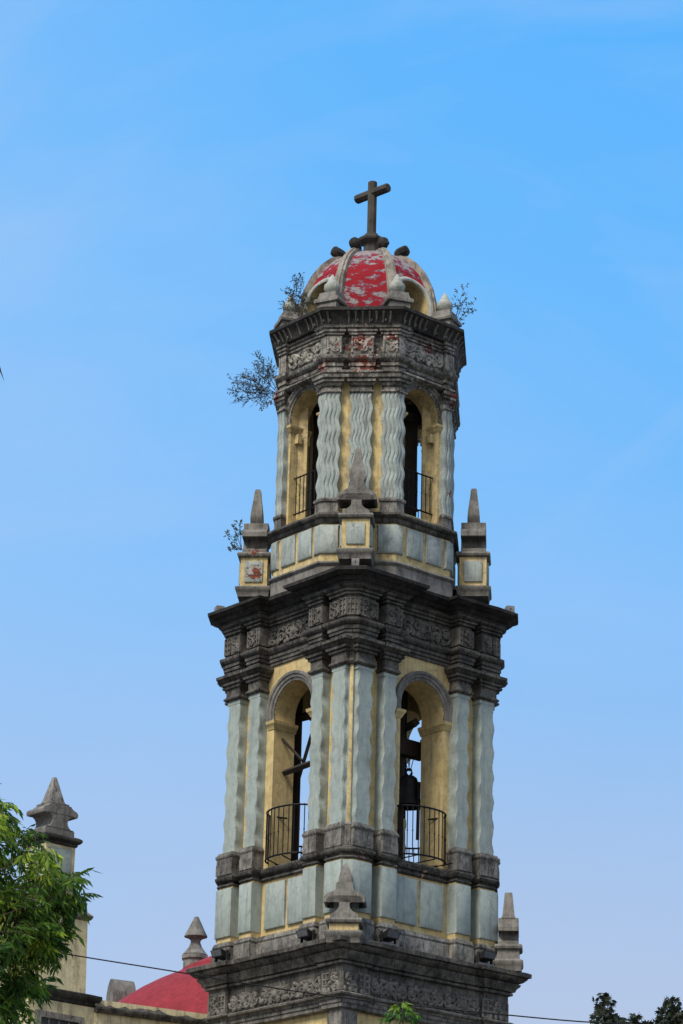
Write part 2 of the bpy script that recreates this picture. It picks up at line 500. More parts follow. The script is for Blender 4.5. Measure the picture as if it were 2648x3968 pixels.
def arch_wall(mb, th, u0, u1, z0, z1, uc, hw, zs, d_out, thick, n=20, dfun=None, ufun=None, zsill=None, step=None):
    """slab with a round-headed opening"""
    df = dfun or (lambda z: d_out)
    uf = ufun or (lambda u, z: u)
    arch = [(uc - hw * math.cos(PI * i / n), zs + hw * math.sin(PI * i / n)) for i in range(n + 1)]
    zsl = z0 if zsill is None else zsill
    quads = []
    def rect(a0, a1, b0, b1):
        nu, nz = (1, 1) if not step else (max(1, int((a1 - a0) / step)), max(1, int((b1 - b0) / step)))
        for i in range(nu):
            for j in range(nz):
                x0, x1 = a0 + (a1 - a0) * i / nu, a0 + (a1 - a0) * (i + 1) / nu
                y0, y1 = b0 + (b1 - b0) * j / nz, b0 + (b1 - b0) * (j + 1) / nz
                quads.append([(x0, y0), (x1, y0), (x1, y1), (x0, y1)])
    rect(u0, uc - hw, z0, zs)
    rect(uc + hw, u1, z0, zs)
    if zsl > z0 + 1e-4:
        rect(uc - hw, uc + hw, z0, zsl)
    rect(u0, uc - hw, zs, z1)
    rect(uc + hw, u1, zs, z1)
    for (a, b) in zip(arch[:-1], arch[1:]):
        m = 1 if not step else 5
        for j in range(m):
            f0, f1 = j / m, (j + 1) / m
            quads.append([(a[0], a[1] + (z1 - a[1]) * f0), (b[0], b[1] + (z1 - b[1]) * f0), (b[0], b[1] + (z1 - b[1]) * f1), (a[0], a[1] + (z1 - a[1]) * f1)])
    for q in quads:
        mb.add([FT(th, uf(u, z), df(z), z) for u, z in q], [(0, 1, 2, 3)])
        mb.add([FT(th, uf(u, z), df(z) - thick, z) for u, z in q], [(3, 2, 1, 0)])
    edge = [(uc - hw, zsl)] + arch + [(uc + hw, zsl)]
    for (a, b) in zip(edge, edge[1:] + edge[:1]):
        mb.add([FT(th, uf(a[0], a[1]), df(a[1]), a[1]), FT(th, uf(a[0], a[1]), df(a[1]) - thick, a[1]), FT(th, uf(b[0], b[1]), df(b[1]) - thick, b[1]), FT(th, uf(b[0], b[1]), df(b[1]), b[1])], [(0, 1, 2, 3)])
    for (a, b) in (((u0, z0), (u0, z1)), ((u0, z1), (u1, z1)), ((u1, z1), (u1, z0)), ((u1, z0), (u0, z0))):
        mb.add([FT(th, uf(a[0], a[1]), df(a[1]), a[1]), FT(th, uf(b[0], b[1]), df(b[1]), b[1]), FT(th, uf(b[0], b[1]), df(b[1]) - thick, b[1]), FT(th, uf(a[0], a[1]), df(a[1]) - thick, a[1])], [(0, 1, 2, 3)])

def archivolt(mb, th, uc, r0, zs, d_back, sect, n=28, legs=0.0, dfun=None):
    """moulding round an arch: sect = list of (extra radius, projection)"""
    path = []
    if legs:
        path.append((-1, 0.0, legs))
    for i in range(n + 1):
        path.append((math.cos(PI - PI * i / n), math.sin(PI * i / n), 0.0))
    if legs:
        path.append((1, 0.0, legs))
    rings = []
    for (cx, sz, lg) in path:
        ring = []
        for (e, pr) in sect:
            z = zs + (r0 + e) * sz - lg
            dd = (dfun(z) if dfun else d_back)
            ring.append(FT(th, uc + (r0 + e) * cx, dd + pr, z))
        rings.append(ring)
    mb.loft(rings)

# carved scrolls in a face-local (u, z) plane
def spiral(cu, cz, r, turns, start, cw, n=16):
    pts = []
    for i in range(n + 1):
        t = i / n
        a = start + (1 if cw else -1) * turns * 2 * PI * (1 - t)
        pts.append((cu + r * (0.18 + 0.82 * t) * math.cos(a), cz + r * (0.18 + 0.82 * t) * math.sin(a)))
    return pts

def carve_path(mb, th, pts, d, r):
    mb.tube([FT(th, u, d, z) for u, z in pts], r, 5)

def blob(mb, th, u, z, d, ru, rz, rd, n=7, tilt=0.0):
    rings = []
    for i in range(1, 4):
        a = PI / 2 * i / 4
        k, h = math.cos(a * 0.98 - PI / 8 * 0), math.sin(a)
        ring = []
        for j in range(n):
            b = 2 * PI * j / n
            x, y = ru * k * math.cos(b), rz * k * math.sin(b)
            x, y = x * math.cos(tilt) - y * math.sin(tilt), x * math.sin(tilt) + y * math.cos(tilt)
            ring.append(FT(th, u + x, d - rd * 0.3 + rd * 1.3 * h, z + y))
        rings.append(ring)
    mb.loft(rings, True, True)

def scroll_panel(mb, th, u0, u1, z0, z1, d, rnd, r=0.019, mirror=True):
    """running foliage scrolls between u0 and u1"""
    h = z1 - z0
    w = u1 - u0
    half = w / 2 if mirror else w
    k = max(1, round(half / (h * 0.72)))
    cell = half / k
    def m(pts):
        out = [pts]
        if mirror:
            out.append([(u0 + u1 - u, z) for u, z in pts])
        return out
    for i in range(k):
        cu = u0 + cell * (i + 0.5)
        up = i % 2 == 0
        rr = min(cell * 0.44, h * 0.33)
        zc1 = z0 + h * (0.64 if up else 0.36)
        zc2 = z0 + h * (0.2 if up else 0.8)
        for q in m(spiral(cu, zc1, rr, 1.35, rnd.uniform(0, 6), up)):
            carve_path(mb, th, q, d, r)
        for q in m(spiral(cu + cell * 0.3, zc2, rr * 0.5, 1.1, rnd.uniform(0, 6), not up)):
            carve_path(mb, th, q, d, r * 0.85)
        for q in m([(cu - cell * 0.52, z0 + h * 0.5), (cu - cell * 0.3, zc2), (cu, zc2 - (0.05 if up else -0.05) * h), (cu + cell * 0.3, zc2 + rr * 0.3)]):
            carve_path(mb, th, q, d, r)
        for j in range(4):
            bu, bz = cu + rnd.uniform(-0.5, 0.5) * cell, z0 + rnd.uniform(0.08, 0.92) * h
            tl, ru, rz = rnd.uniform(0, 3), r * rnd.uniform(1.0, 1.9), r * rnd.uniform(1.6, 2.8)
            blob(mb, th, bu, bz, d, ru, rz, r * 1.3, tilt=tl)
            if mirror:
                blob(mb, th, u0 + u1 - bu, bz, d, ru, rz, r * 1.3, tilt=-tl)
    if mirror:
        cu = (u0 + u1) / 2
        blob(mb, th, cu, z0 + h * 0.5, d, r * 2.6, r * 3.2, r * 1.8, 10)
        for a in range(6):
            a0 = a * PI / 3 + PI / 6
            carve_path(mb, th, [(cu + math.cos(a0) * r * 2.5, z0 + h / 2 + math.sin(a0) * r * 2.5), (cu + math.cos(a0) * h * 0.36, z0 + h / 2 + math.sin(a0) * h * 0.40)], d, r * 0.9)

def block_panel(mb, th, u0, u1, z0, z1, d, rnd, r=0.017, holes='left'):
    """one block of the frieze: a pierced strip of little arches and an S scroll"""
    w, h = u1 - u0, z1 - z0
    hs = w * 0.38
    if holes == 'left':
        ha, hb, sa, sb = u0, u0 + hs, u0 + hs, u1
    elif holes == 'right':
        ha, hb, sa, sb = u1 - hs, u1, u0, u1 - hs
    else:
        ha, hb, sa, sb = 0, 0, u0, u1
    if hb > ha:
        for i in range(3):
            uu = ha + (hb - ha) * i / 2
            carve_path(mb, th, [(uu, z0), (uu, z1)], d, r * 0.8)
        for j in range(4):
            zz = z0 + h * j / 3
            carve_path(mb, th, [(ha, zz), ((ha + hb) / 2, zz - 0.004), (hb, zz)], d, r * 0.8)
    sw = sb - sa
    cu = (sa + sb) / 2
    carve_path(mb, th, spiral(cu - sw * 0.12, z1 - h * 0.27, min(sw * 0.3, h * 0.24), 1.3, rnd.uniform(0, 1), True), d, r)
    carve_path(mb, th, spiral(cu + sw * 0.1, z0 + h * 0.27, min(sw * 0.3, h * 0.24), 1.3, rnd.uniform(2.6, 3.6), True), d, r)
    carve_path(mb, th, [(cu - sw * 0.36, z1 - h * 0.3), (cu - sw * 0.15, z0 + h * 0.55), (cu + sw * 0.2, z0 + h * 0.48), (cu + sw * 0.38, z0 + h * 0.2)], d, r * 1.1)
    for q in range(5):
        blob(mb, th, rnd.uniform(sa, sb), rnd.uniform(z0 + 0.02, z1 - 0.02), d, r * 1.3, r * 1.9, r * 1.2, tilt=rnd.uniform(0, 3))
    for (a, b) in ((sa, z0), (sb, z0)):
        carve_path(mb, th, [(a, z0), (a, z1)], d, r * 0.8)

# ------------------------------------------------------------------ ground
g = MB()
g.add([(-4000, -4000, GZ), (4000, -4000, GZ), (4000, 4000, GZ), (-4000, 4000, GZ)], [(0, 1, 2, 3)])
structure(obj('ground', g, M_ground))

# ------------------------------------------------------------------ the bell tower
BETA = R_(40.843)
OFF = (0, 0, -GZ)
tower = thing('bell_tower', 'tall baroque stone bell tower with red ribbed dome and a cross on top', 'church tower', (0, 0, GZ), BETA)
def part(name, mb, mat, parent=None, smooth=40):
    return obj(name, mb, mat, parent or tower, smooth, OFF if (parent is None or parent is tower) else (0, 0, 0))
FACES = [0, PI / 2, PI, 3 * PI / 2]
LX, LY, LCX, LCY = 0.04, -0.085, 0.02, -0.065     # the lower storey is a little oblong

def low_outline(s, blk=1.27, step=0.05):
    """outline with a slight break forward at each corner"""
    hx, hy = s + LX, s + LY
    bx, by = blk * hx / s, blk * hy / s
    P = [(-hx, -hy), (-bx, -hy), (-bx, -hy + step), (bx, -hy + step), (bx, -hy), (hx, -hy), (hx, -by), (hx - step, -by), (hx - step, by), (hx, by),
         (hx, hy), (bx, hy), (bx, hy - step), (-bx, hy - step), (-bx, hy), (-hx, hy), (-hx, by), (-hx + step, by), (-hx + step, -by), (-hx, -by)]
    return [(x + LCX, y + LCY) for x, y in P]
def low_rect(s):
    return [(x + LCX, y + LCY) for x, y in ((-s - LX, -s - LY), (s + LX, -s - LY), (s + LX, s + LY), (-s - LX, s + LY))]

m = MB(); profile(m, low_rect(1.66), [(0, GZ), (0, 8.87)]); part('lower_wall', m, M_yel)
for sx in (-1, 1):
    for sy in (-1, 1):
        m = MB()
        cx, cy = LCX + sx * (1.75 + LX - 0.17), LCY + sy * (1.75 + LY - 0.17)
        profile(m, [(cx - .17, cy - .17), (cx + .17, cy - .17), (cx + .17, cy + .17), (cx - .17, cy + .17)], [(0, GZ), (0, 8.86)])
        part('corner_pilaster', m, M_base)
m = MB()
profile(m, subdiv(low_outline(1.83), 0.4), [(-0.06, 8.78), (-0.02, 8.80), (-0.02, 8.865), (0.0, 8.87), (0.0, 8.93), (0.02, 8.935), (0.02, 8.965), (0.075, 8.985), (0.085, 9.01), (0.03, 9.04), (-0.02, 9.05)], 0.004)
part('lower_architrave', m, M_base)
m = MB(); profile(m, low_outline(1.815), [(0, 9.035), (0, 9.50)]); lf = part('lower_frieze', m, M_dark)
rnd = random.Random(3)
for k, th in enumerate(FACES):
    hx = 1.815 + (LX if k % 2 == 0 else LY)
    ce = (LCX, LCY, -LCX, -LCY)[k]
    dd = 1.815 + (LY if k % 2 == 0 else LX) + (-LCY, LCX, LCY, -LCX)[k]
    m = MB()
    for i in range(3):
        a = -1.22 + 2.44 * i / 3
        scroll_panel(m, th, ce + a + 0.02, ce + a + 2.44 / 3 - 0.02, 9.07, 9.36, dd - 0.04, rnd, 0.03)
    block_panel(m, th, ce - hx + 0.02, ce - 1.27, 9.06, 9.36, dd, rnd, 0.028, 'right')
    block_panel(m, th, ce + 1.27, ce + hx - 0.02, 9.06, 9.36, dd, rnd, 0.028, 'left')
    for s in (-1, 1):
        for j in range(4):
            blob(m, th, ce + s * (hx - 0.06 - 0.12 * j), 9.08, dd + 0.005, 0.04, 0.07, 0.035, tilt=rnd.uniform(-.4, .4))
    part('scroll_carving', m, M_carve, lf)
m = MB()
profile(m, subdiv(low_outline(1.83, 1.27, 0.04), 0.35), [(0, 9.48), (0.04, 9.49), (0.045, 9.53), (0.0, 9.535), (0.07, 9.555), (0.085, 9.60), (0.13, 9.65), (0.14, 9.685), (0.10, 9.69), (0.165, 9.71), (0.215, 9.76), (0.225, 9.785), (0.19, 9.79), (0.265, 9.80), (0.27, 9.865), (0.22, 9.885), (-0.3, 9.90)], 0.006)
part('lower_cornice', m, M_dark)

# ---- belfry storey: pedestal band
SP, SW = 1.73, 1.54
PIL = [(-1.585, -1.23), (-1.0, -0.68), (0.68, 1.0), (1.23, 1.585)]
def mid_outline(sp=SP, sw=SW, merged=False, g=0.0):
    P = []
    c = sp - 0.145
    for th in FACES:
        if merged:
            L = [(-c, sp), (-0.68 + g, sp), (-0.68 + g, sw), (0.68 - g, sw), (0.68 - g, sp), (c, sp)]
        else:
            L = [(-c, sp), (-1.23, sp), (-1.23, sw), (-1.0, sw), (-1.0, sp), (-0.68, sp), (-0.68, sw),
                 (0.68, sw), (0.68, sp), (1.0, sp), (1.0, sw), (1.23, sw), (1.23, sp), (c, sp)]
        P += [FT(th, u, d) for u, d in L]
    return P
MO = mid_outline()
MS = mid_outline(SP + 0.03, SW + 0.03)
ME = mid_outline(SP + 0.05, SW + 0.03)
def corner_u(a, e):
    return a if abs(abs(a) - 1.585) > 1e-3 else math.copysign(1.585 + e, a)
m = MB(); profile(m, subdiv(mid_outline(SP + 0.04, SW + 0.08), 0.4), [(0.05, 9.87), (0.05, 10.17), (0.035, 10.19), (0.05, 10.22), (0.03, 10.27), (0.0, 10.30)], 0.004); part('plinth', m, M_base)
m = MB(); profile(m, mid_outline(SP + 0.02, SW), [(0, 10.29), (0, 11.27)]); pw = part('pedestal_wall', m, M_yel)
def slab(mb, th, u0, u1, z0, z1, d0, d1, bev=0.02):
    mb.loft([[FT(th, u0, d0, z0), FT(th, u1, d0, z0), FT(th, u1, d0, z1), FT(th, u0, d0, z1)],
             [FT(th, u0, d1 - bev * 0.6, z0), FT(th, u1, d1 - bev * 0.6, z0), FT(th, u1, d1 - bev * 0.6, z1), FT(th, u0, d1 - bev * 0.6, z1)],
             [FT(th, u0 + bev, d1, z0 + bev), FT(th, u1 - bev, d1, z0 + bev), FT(th, u1 - bev, d1, z1 - bev), FT(th, u0 + bev, d1, z1 - bev)]])
for th in FACES:
    for (a, b) in ((-0.55, -0.03), (0.05, 0.57)):
        m = MB(); slab(m, th, a, b, 10.42, 11.2, SW - 0.01, SW + 0.05); part('wall_panel', m, M_blue, pw)
    for (a, b) in PIL:
        m = MB(); slab(m, th, corner_u(a, 0.05) - 0.008, corner_u(b, 0.05) + 0.008, 10.39, 11.23, SW - 0.01, SP + 0.06, 0.018); part('pilaster_panel', m, M_blue, pw)
    # chamfered corner strip
for th in FACES:
    t2 = th + PI / 4
    m = MB(); slab(m, t2, -0.075, 0.075, 10.33, 11.24, 2.3, 2.395); part('corner_panel', m, M_blue, pw)
m = MB(); profile(m, subdiv(MS, 0.4), [(-0.03, 11.255), (0.0, 11.26), (0.025, 11.285), (0.01, 11.31), (-0.015, 11.32), (-0.015, 11.35), (0.03, 11.36), (0.055, 11.39), (0.06, 11.425), (0.03, 11.44), (0.035, 11.455), (0.01, 11.48), (0.0, 11.49), (-0.02, 11.5)], 0.005)
part('string_course', m, M_dark)

# belfry wall, piers, arches
WALL_TS = {0: 0.57, 1: 0.5, 2: 0.5, 3: 0.46}
UC = {0: 0.06, 1: 0.0, 2: 0.06, 3: 0.0}
HW, ZS = 0.5, 14.21
for k, th in enumerate(FACES):
    uc = UC[k]
    WALL_T = WALL_TS[k]
    m = MB(); arch_wall(m, th, -SW + 0.012, SW - 0.012, 11.48, 15.13, uc, HW, ZS, SW, WALL_T)
    bw = part('belfry_wall', m, M_yel)
    m = MB(); archivolt(m, th, uc, HW, ZS, SW - 0.02, [(0.0, 0), (0.0, 0.035), (0.045, 0.045), (0.05, 0.062), (0.10, 0.072), (0.11, 0.09), (0.155, 0.095), (0.165, 0)], legs=0.12)
    part('archivolt', m, M_grey, bw)
    for s in (-1, 1):
        m = MB()
        ue = uc + s * HW
        U = lambda q: [FT(th, ue - s * q, SW + 0.0 + q, 0)[:2], FT(th, ue + s * 0.15, SW + q, 0)[:2], FT(th, ue + s * 0.15, SW - WALL_T - 0.02, 0)[:2], FT(th, ue - s * q, SW - WALL_T - 0.02, 0)[:2]]
        for (q0, q1, za, zb) in ((0.012, 0.03, 13.94, 13.98), (0.03, 0.06, 13.98, 14.03), (0.065, 0.075, 14.03, 14.085)):
            m.hexa([(*p, za) for p in U(q0)], [(*p, zb) for p in U(q1)])
        part('impost', m, M_yel, bw)
for th in FACES:
    t2 = th + PI / 4
    r2 = 2 ** 0.5
    m = MB()
    # pier behind the corner: concave flanks and a middle fillet
    cs = [(-0.13, 2.10), (-0.115, 2.285), (-0.085, 2.262), (-0.05, 2.268), (-0.036, 2.30), (0.036, 2.30), (0.05, 2.268), (0.085, 2.262), (0.115, 2.285), (0.13, 2.10)]
    m.loft([[FT(t2, u, d, z) for u, d in cs] for z in (11.49, 15.1)])
    cp = part('corner_pier', m, M_blue)
    m = MB(); slab(m, t2, -0.03, 0.03, 11.88, 14.75, 2.28, 2.312, 0.008); part('corner_fillet', m, M_yel_o, cp)
    m = MB(); m.loft([[FT(t2, u * k, 2.27 + (d - 2.2) * k, z) for u, d in cs] for (k, z) in ((1.35, 11.48), (1.35, 11.80), (1.5, 11.83), (1.2, 11.87))]); part('pier_base', m, M_base, cp)
    m = MB(); m.loft([[FT(t2, u * k, 2.24 + (d - 2.2) * k, z) for u, d in cs] for (k, z) in ((1.02, 14.62), (1.3, 14.67), (1.05, 14.71), (1.05, 14.82), (1.5, 14.86), (1.5, 14.93), (2.0, 15.02), (2.0, 15.09))]); part('pier_capital', m, M_dark, cp)

# undulating pilasters
def rect_ring(th, u0, u1, d0, d1, o, z):
    return [FT(th, u0 - o, d0, z), FT(th, u0 - o, d1 + o, z), FT(th, u1 + o, d1 + o, z), FT(th, u1 + o, d0, z)][::-1]
rnd = random.Random(11)
for k, th in enumerate(FACES):
    for (a, b) in PIL:
        m = MB()
        rings = []
        ph = rnd.uniform(0, 6.28)
        N = 76
        wl = 0.45
        for i in range(N + 1):
            z = 11.86 + (14.6 - 11.86) * i / N
            x = 2 * PI * (z - 11.86) / wl + ph + 0.35 * math.sin(z * 2.1 + ph)
            e = min(1, (z - 11.86) / 0.15, (14.6 - z) / 0.15)
            sh = 0.021 * (math.sin(x) + 0.12 * math.sin(2 * x + 1)) * e + rnd.uniform(-0.004, 0.004)
            dp = 0.003 * math.cos(x + 0.8) * e
            aa, bb = a + 0.02, b - 0.02
            ring = [(aa - 0.005, SW - 0.05), (aa - 0.005, SW + 0.03), (aa + sh * 0.3, SW + 0.07), (aa + sh, SP - 0.012 + dp), (aa + 0.012 + sh, SP + dp),
                    (bb - 0.012 + sh, SP - dp), (bb + sh, SP - 0.012 - dp), (bb + sh * 0.3, SW + 0.07), (bb + 0.005, SW + 0.03), (bb + 0.005, SW - 0.05)]
            rings.append([FT(th, u, d, z) for u, d in ring][::-1])
        m.loft(rings)
        for (z0, z1) in ((14.535, 14.6),):
            m.loft([rect_ring(th, a + 0.01, b - 0.01, SW, SP, 0.005, z) for z in (z0, z1)])
        pil = part('pilaster', m, M_blue, None, 38)
        m = MB()
        m.loft([rect_ring(th, corner_u(a, 0.055), corner_u(b, 0.055), SW - 0.02, SP + 0.055, o, z) for (o, z) in ((0.012, 11.475), (0.012, 11.66), (0.006, 11.665), (0.004, 11.76), (0.018, 11.775), (0.026, 11.80), (0.015, 11.83), (0.0, 11.835), (-0.01, 11.87))])
        part('pilaster_base', m, M_base, pil)
        m = MB()
        m.loft([rect_ring(th, corner_u(a, 0.03), corner_u(b, 0.03), SW - 0.02, SP + 0.03, o, z) for (o, z) in ((-0.015, 14.60), (0.0, 14.61), (0.028, 14.635), (0.028, 14.66), (0.0, 14.685), (-0.008, 14.70), (-0.008, 14.825), (0.025, 14.835), (0.03, 14.875), (0.01, 14.88), (0.06, 14.89), (0.07, 14.93), (0.045, 14.935), (0.10, 14.965), (0.12, 15.005), (0.13, 15.01), (0.13, 15.06), (0.06, 15.07), (0.0, 15.10))])
        part('pilaster_capital', m, M_dark, pil)
# floor and vault slab keep the inside dark
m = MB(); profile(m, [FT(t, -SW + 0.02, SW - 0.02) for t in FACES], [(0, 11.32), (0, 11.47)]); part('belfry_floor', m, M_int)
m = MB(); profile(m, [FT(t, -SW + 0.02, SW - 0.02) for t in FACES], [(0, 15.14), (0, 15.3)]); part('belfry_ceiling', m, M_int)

# balcony railings of the belfry
for k, th in enumerate(FACES):
    uc = UC[k]
    m = MB()
    N = 15
    A, B = 0.54, 0.34
    dc = SW - 0.05
    P = [(uc - A * math.cos(PI * i / N), dc + B * math.sin(PI * i / N)) for i in range(N + 1)]
    fine = [(uc - A * math.cos(PI * i / 40), dc + B * math.sin(PI * i / 40)) for i in range(41)]
    fine = [(fine[0][0] + 0.1, dc - 0.25)] + fine + [(fine[-1][0] - 0.1, dc - 0.25)]
    for z, r in ((12.40, 0.016), (11.57, 0.016)):
        m.tube([FT(th, u, d, z) for u, d in fine], r, 6)
    for (u, d) in P:
        m.tube([FT(th, u, d, 11.55), FT(th, u, d, 12.42)], 0.009, 5)
        m.lathe([(0.004, 11.955), (0.018, 11.975), (0.004, 11.995)], FT(th, u, d), 6)
    for i in range(3):
        u = uc - 0.4 + 0.4 * i
        m.tube([FT(th, u, dc - 0.1, 11.53), FT(th, u + 0.12, dc + B * 0.85, 11.56)], 0.012, 5)
    part('balcony_railing', m, M_iron)

# entablature of the belfry storey
m = MB(); profile(m, subdiv(ME, 0.3), [(-0.02, 15.085), (0.0, 15.09), (0.0, 15.14), (-0.02, 15.145), (0.02, 15.15), (0.02, 15.205), (0.0, 15.21), (0.038, 15.215), (0.038, 15.275), (0.015, 15.28), (0.06, 15.29), (0.09, 15.325), (0.10, 15.345), (0.10, 15.38), (0.05, 15.405), (-0.02, 15.415)], 0.005)
part('belfry_architrave', m, M_dark)
m = MB(); profile(m, ME, [(-0.015, 15.40), (-0.015, 15.90)]); bf = part('belfry_frieze', m, M_dark)
rnd = random.Random(5)
for k, th in enumerate(FACES):
    m = MB()
    for i, (a, b) in enumerate(PIL):
        a, b = corner_u(a, 0.05), corner_u(b, 0.05)
        m.loft([rect_ring(th, a, b, SW + 0.02, SP + 0.04, o, z) for (o, z) in ((0.02, 15.455), (0.02, 15.77))])
        block_panel(m, th, a, b, 15.465, 15.76, SP + 0.068, rnd, 0.021, 'left' if i in (0, 2) else 'right')
        for (uu) in (a, b):
            for j in range(3):
                blob(m, th, uu + (0.02 if uu == a else -0.02), 15.48 + 0.1 * j, SP + 0.06, 0.02, 0.04, 0.03)
    scroll_panel(m, th, -0.66, 0.66, 15.43, 15.78, SW + 0.035, rnd, 0.027)
    for s in (-1, 1):
        for j in range(4):
            m.tube([FT(th, s * (1.03 + 0.0567 * j), SW + 0.03, 15.46), FT(th, s * (1.03 + 0.0567 * j), SW + 0.03, 15.77)], 0.012, 4)
    part('scroll_carving', m, M_carve_d, bf)
    # pierced strip across the chamfered corner
    m = MB()
    t2 = th + PI / 4
    slab(m, t2, -0.13, 0.13, 15.455, 15.77, 2.3, 2.41, 0.01)
    for i in range(4):
        uu = -0.115 + 0.23 * i / 3
        m.tube([FT(t2, uu, 2.415, 15.46), FT(t2, uu, 2.415, 15.77)], 0.016, 5)
    for j in range(4):
        zz = 15.47 + 0.097 * j
        m.tube([FT(t2, -0.12, 2.415, zz), FT(t2, 0.12, 2.415, zz)], 0.014, 5)
    part('pierced_carving', m, M_carve_d, bf)
m = MB(); profile(m, subdiv(ME, 0.3), [(-0.02, 15.82), (0.03, 15.83), (0.03, 15.865), (0.0, 15.87), (0.06, 15.885), (0.065, 15.92), (0.03, 15.925), (0.09, 15.95), (0.11, 15.975), (0.112, 16.0)], 0.005)
part('cornice_bed_mould', m, M_dark)
m = MB(); profile(m, subdiv(mid_outline(SP + 0.05, SW + 0.03, True, 0.02), 0.3), [(0.03, 15.985), (0.12, 15.99), (0.13, 16.02), (0.10, 16.025), (0.16, 16.045), (0.185, 16.075), (0.225, 16.095), (0.20, 16.10), (0.27, 16.125), (0.305, 16.155), (0.33, 16.16), (0.34, 16.215), (0.29, 16.23), (-0.4, 16.27)], 0.009)
part('belfry_cornice', m, M_black)

# ---- octagonal lantern storey
def octo(a, n=8):
    r = a / math.cos(PI / 8)
    return [(r * math.cos(PI / 8 + PI / 4 * k - PI / 2 - PI / 4), r * math.sin(PI / 8 + PI / 4 * k - PI / 2 - PI / 4)) for k in range(8)]
T8 = math.tan(PI / 8)
m = MB(); profile(m, subdiv(octo(1.6), 0.3), [(0, 16.12), (0, 16.63), (0.03, 16.65), (0.045, 16.675), (0.03, 16.71), (-0.02, 16.73)], 0.004); part('lantern_plinth', m, M_grey)
m = MB(); profile(m, octo(1.565), [(0, 16.70), (0, 17.45)]); lw = part('lantern_pedestal', m, M_yel_o)
for i in range(8):
    th = i * PI / 4
    if i % 2 == 0:
        spans = [(-0.40, -0.03), (0.05, 0.42)]
    else:
        spans = []
    for a, b in spans:
        m = MB(); slab(m, th, a, b, 16.865, 17.39, 1.55, 1.612, 0.03); part('pedestal_panel', m, M_blue_o, lw)
    if i % 2:
        for a, b in ((-0.36, -0.27), (0.27, 0.36)):
            pass
# panels that wrap each corner of the octagon
for k in range(8):
    av = PI / 8 + k * PI / 4 - PI / 2
    c0, c1 = k * PI / 4, (k + 1) * PI / 4
    w0, w1 = (0.17, 0.34) if k % 2 == 0 else (0.34, 0.17)
    def pt(d, e, z):
        b = d * T8
        p0 = FT(c0, b - w0 + e, d, z); p2 = FT(c1, -b + w1 - e, d, z)
        r = d / math.cos(PI / 8)
        return [p0, (r * math.cos(av), r * math.sin(av), z), p2]
    m = MB()
    rings = []
    for (z, d, e) in ((16.865, 1.555, 0), (16.865, 1.592, 0), (16.895, 1.612, 0.025), (17.36, 1.612, 0.025), (17.39, 1.592, 0), (17.39, 1.555, 0)):
        inn = pt(1.54, e, z)
        rings.append(pt(d, e, z) + inn[::-1])
    m.loft(rings)
    part('pedestal_panel', m, M_blue_o, lw)
m = MB(); profile(m, subdiv(octo(1.57), 0.3), [(-0.02, 17.41), (0.0, 17.42), (0.03, 17.44), (0.05, 17.47), (0.05, 17.50), (0.10, 17.515), (0.12, 17.55), (0.11, 17.59), (0.06, 17.61), (-0.1, 17.62)], 0.005); part('lantern_ledge', m, M_dark)

# walls of the lantern
OW, OT, OHW, OZS = 1.45, 0.42, 0.42, 19.75
for i in range(8):
    th = i * PI / 4
    m = MB()
    if i % 2 == 0:
        arch_wall(m, th, -0.599, 0.599, 17.6, 20.30, 0.0, OHW, OZS, OW, OT, zsill=17.72)
        w = part('lantern_wall', m, M_yel_o)
        m = MB(); archivolt(m, th, 0.0, OHW, OZS, OW - 0.02, [(0, 0), (0, 0.04), (0.04, 0.05), (0.045, 0.07), (0.09, 0.08), (0.1, 0.1), (0.14, 0.105), (0.15, 0)], legs=0.14)
        part('archivolt', m, M_oct, w)
        for s in (-1, 1):
            m = MB()
            ue = s * OHW
            U = lambda q: [FT(th, ue - s * q, OW + q, 0)[:2], FT(th, ue + s * 0.1, OW + q, 0)[:2], FT(th, ue + s * 0.1, OW - OT - 0.02, 0)[:2], FT(th, ue - s * q, OW - OT - 0.02, 0)[:2]]
            for (q0, q1, za, zb) in ((0.01, 0.03, 19.49, 19.53), (0.03, 0.055, 19.53, 19.57), (0.06, 0.065, 19.57, 19.61)):
                m.hexa([(*p, za) for p in U(q0)], [(*p, zb) for p in U(q1)])
            part('impost', m, M_yel_o, w)
            m = MB()
            for dd in (0.1, 0.27):
                q = [FT(th, ue - s * 0.09, OW - dd, 0)[:2], FT(th, ue + s * 0.05, OW - dd, 0)[:2], FT(th, ue + s * 0.05, OW - dd - 0.1, 0)[:2], FT(th, ue - s * 0.09, OW - dd - 0.1, 0)[:2]]
                m.hexa([(*p, 19.29) for p in q], [(*p, 19.46) for p in q])
            part('beam_socket', m, M_yel_o, w)
        # railing set in the opening
        m = MB()
        for z in (17.93, 18.62):
            m.tube([FT(th, -OHW - 0.02, OW - 0.12, z), FT(th, OHW + 0.02, OW - 0.12, z)], 0.014, 6)
        for j in range(8):
            u = -OHW + 0.06 + (2 * OHW - 0.12) * j / 7
            m.tube([FT(th, u, OW - 0.12, 17.9), FT(th, u, OW - 0.12, 18.64)], 0.009, 5)
            m.lathe([(0.004, 18.25), (0.017, 18.27), (0.004, 18.29)], FT(th, u, OW - 0.12), 6)
        part('window_railing', m, M_iron)
    else:
        profile(m, [FT(th, -0.599, OW), FT(th, 0.599, OW), FT(th, 0.599, OW - OT), FT(th, -0.599, OW - OT)][::-1] if False else [FT(th, -0.599, OW), FT(th, 0.599, OW), FT(th, 0.599, OW - OT), FT(th, -0.599, OW - OT)], [(0, 17.6), (0, 20.30)])
        part('lantern_wall', m, M_yel_o)

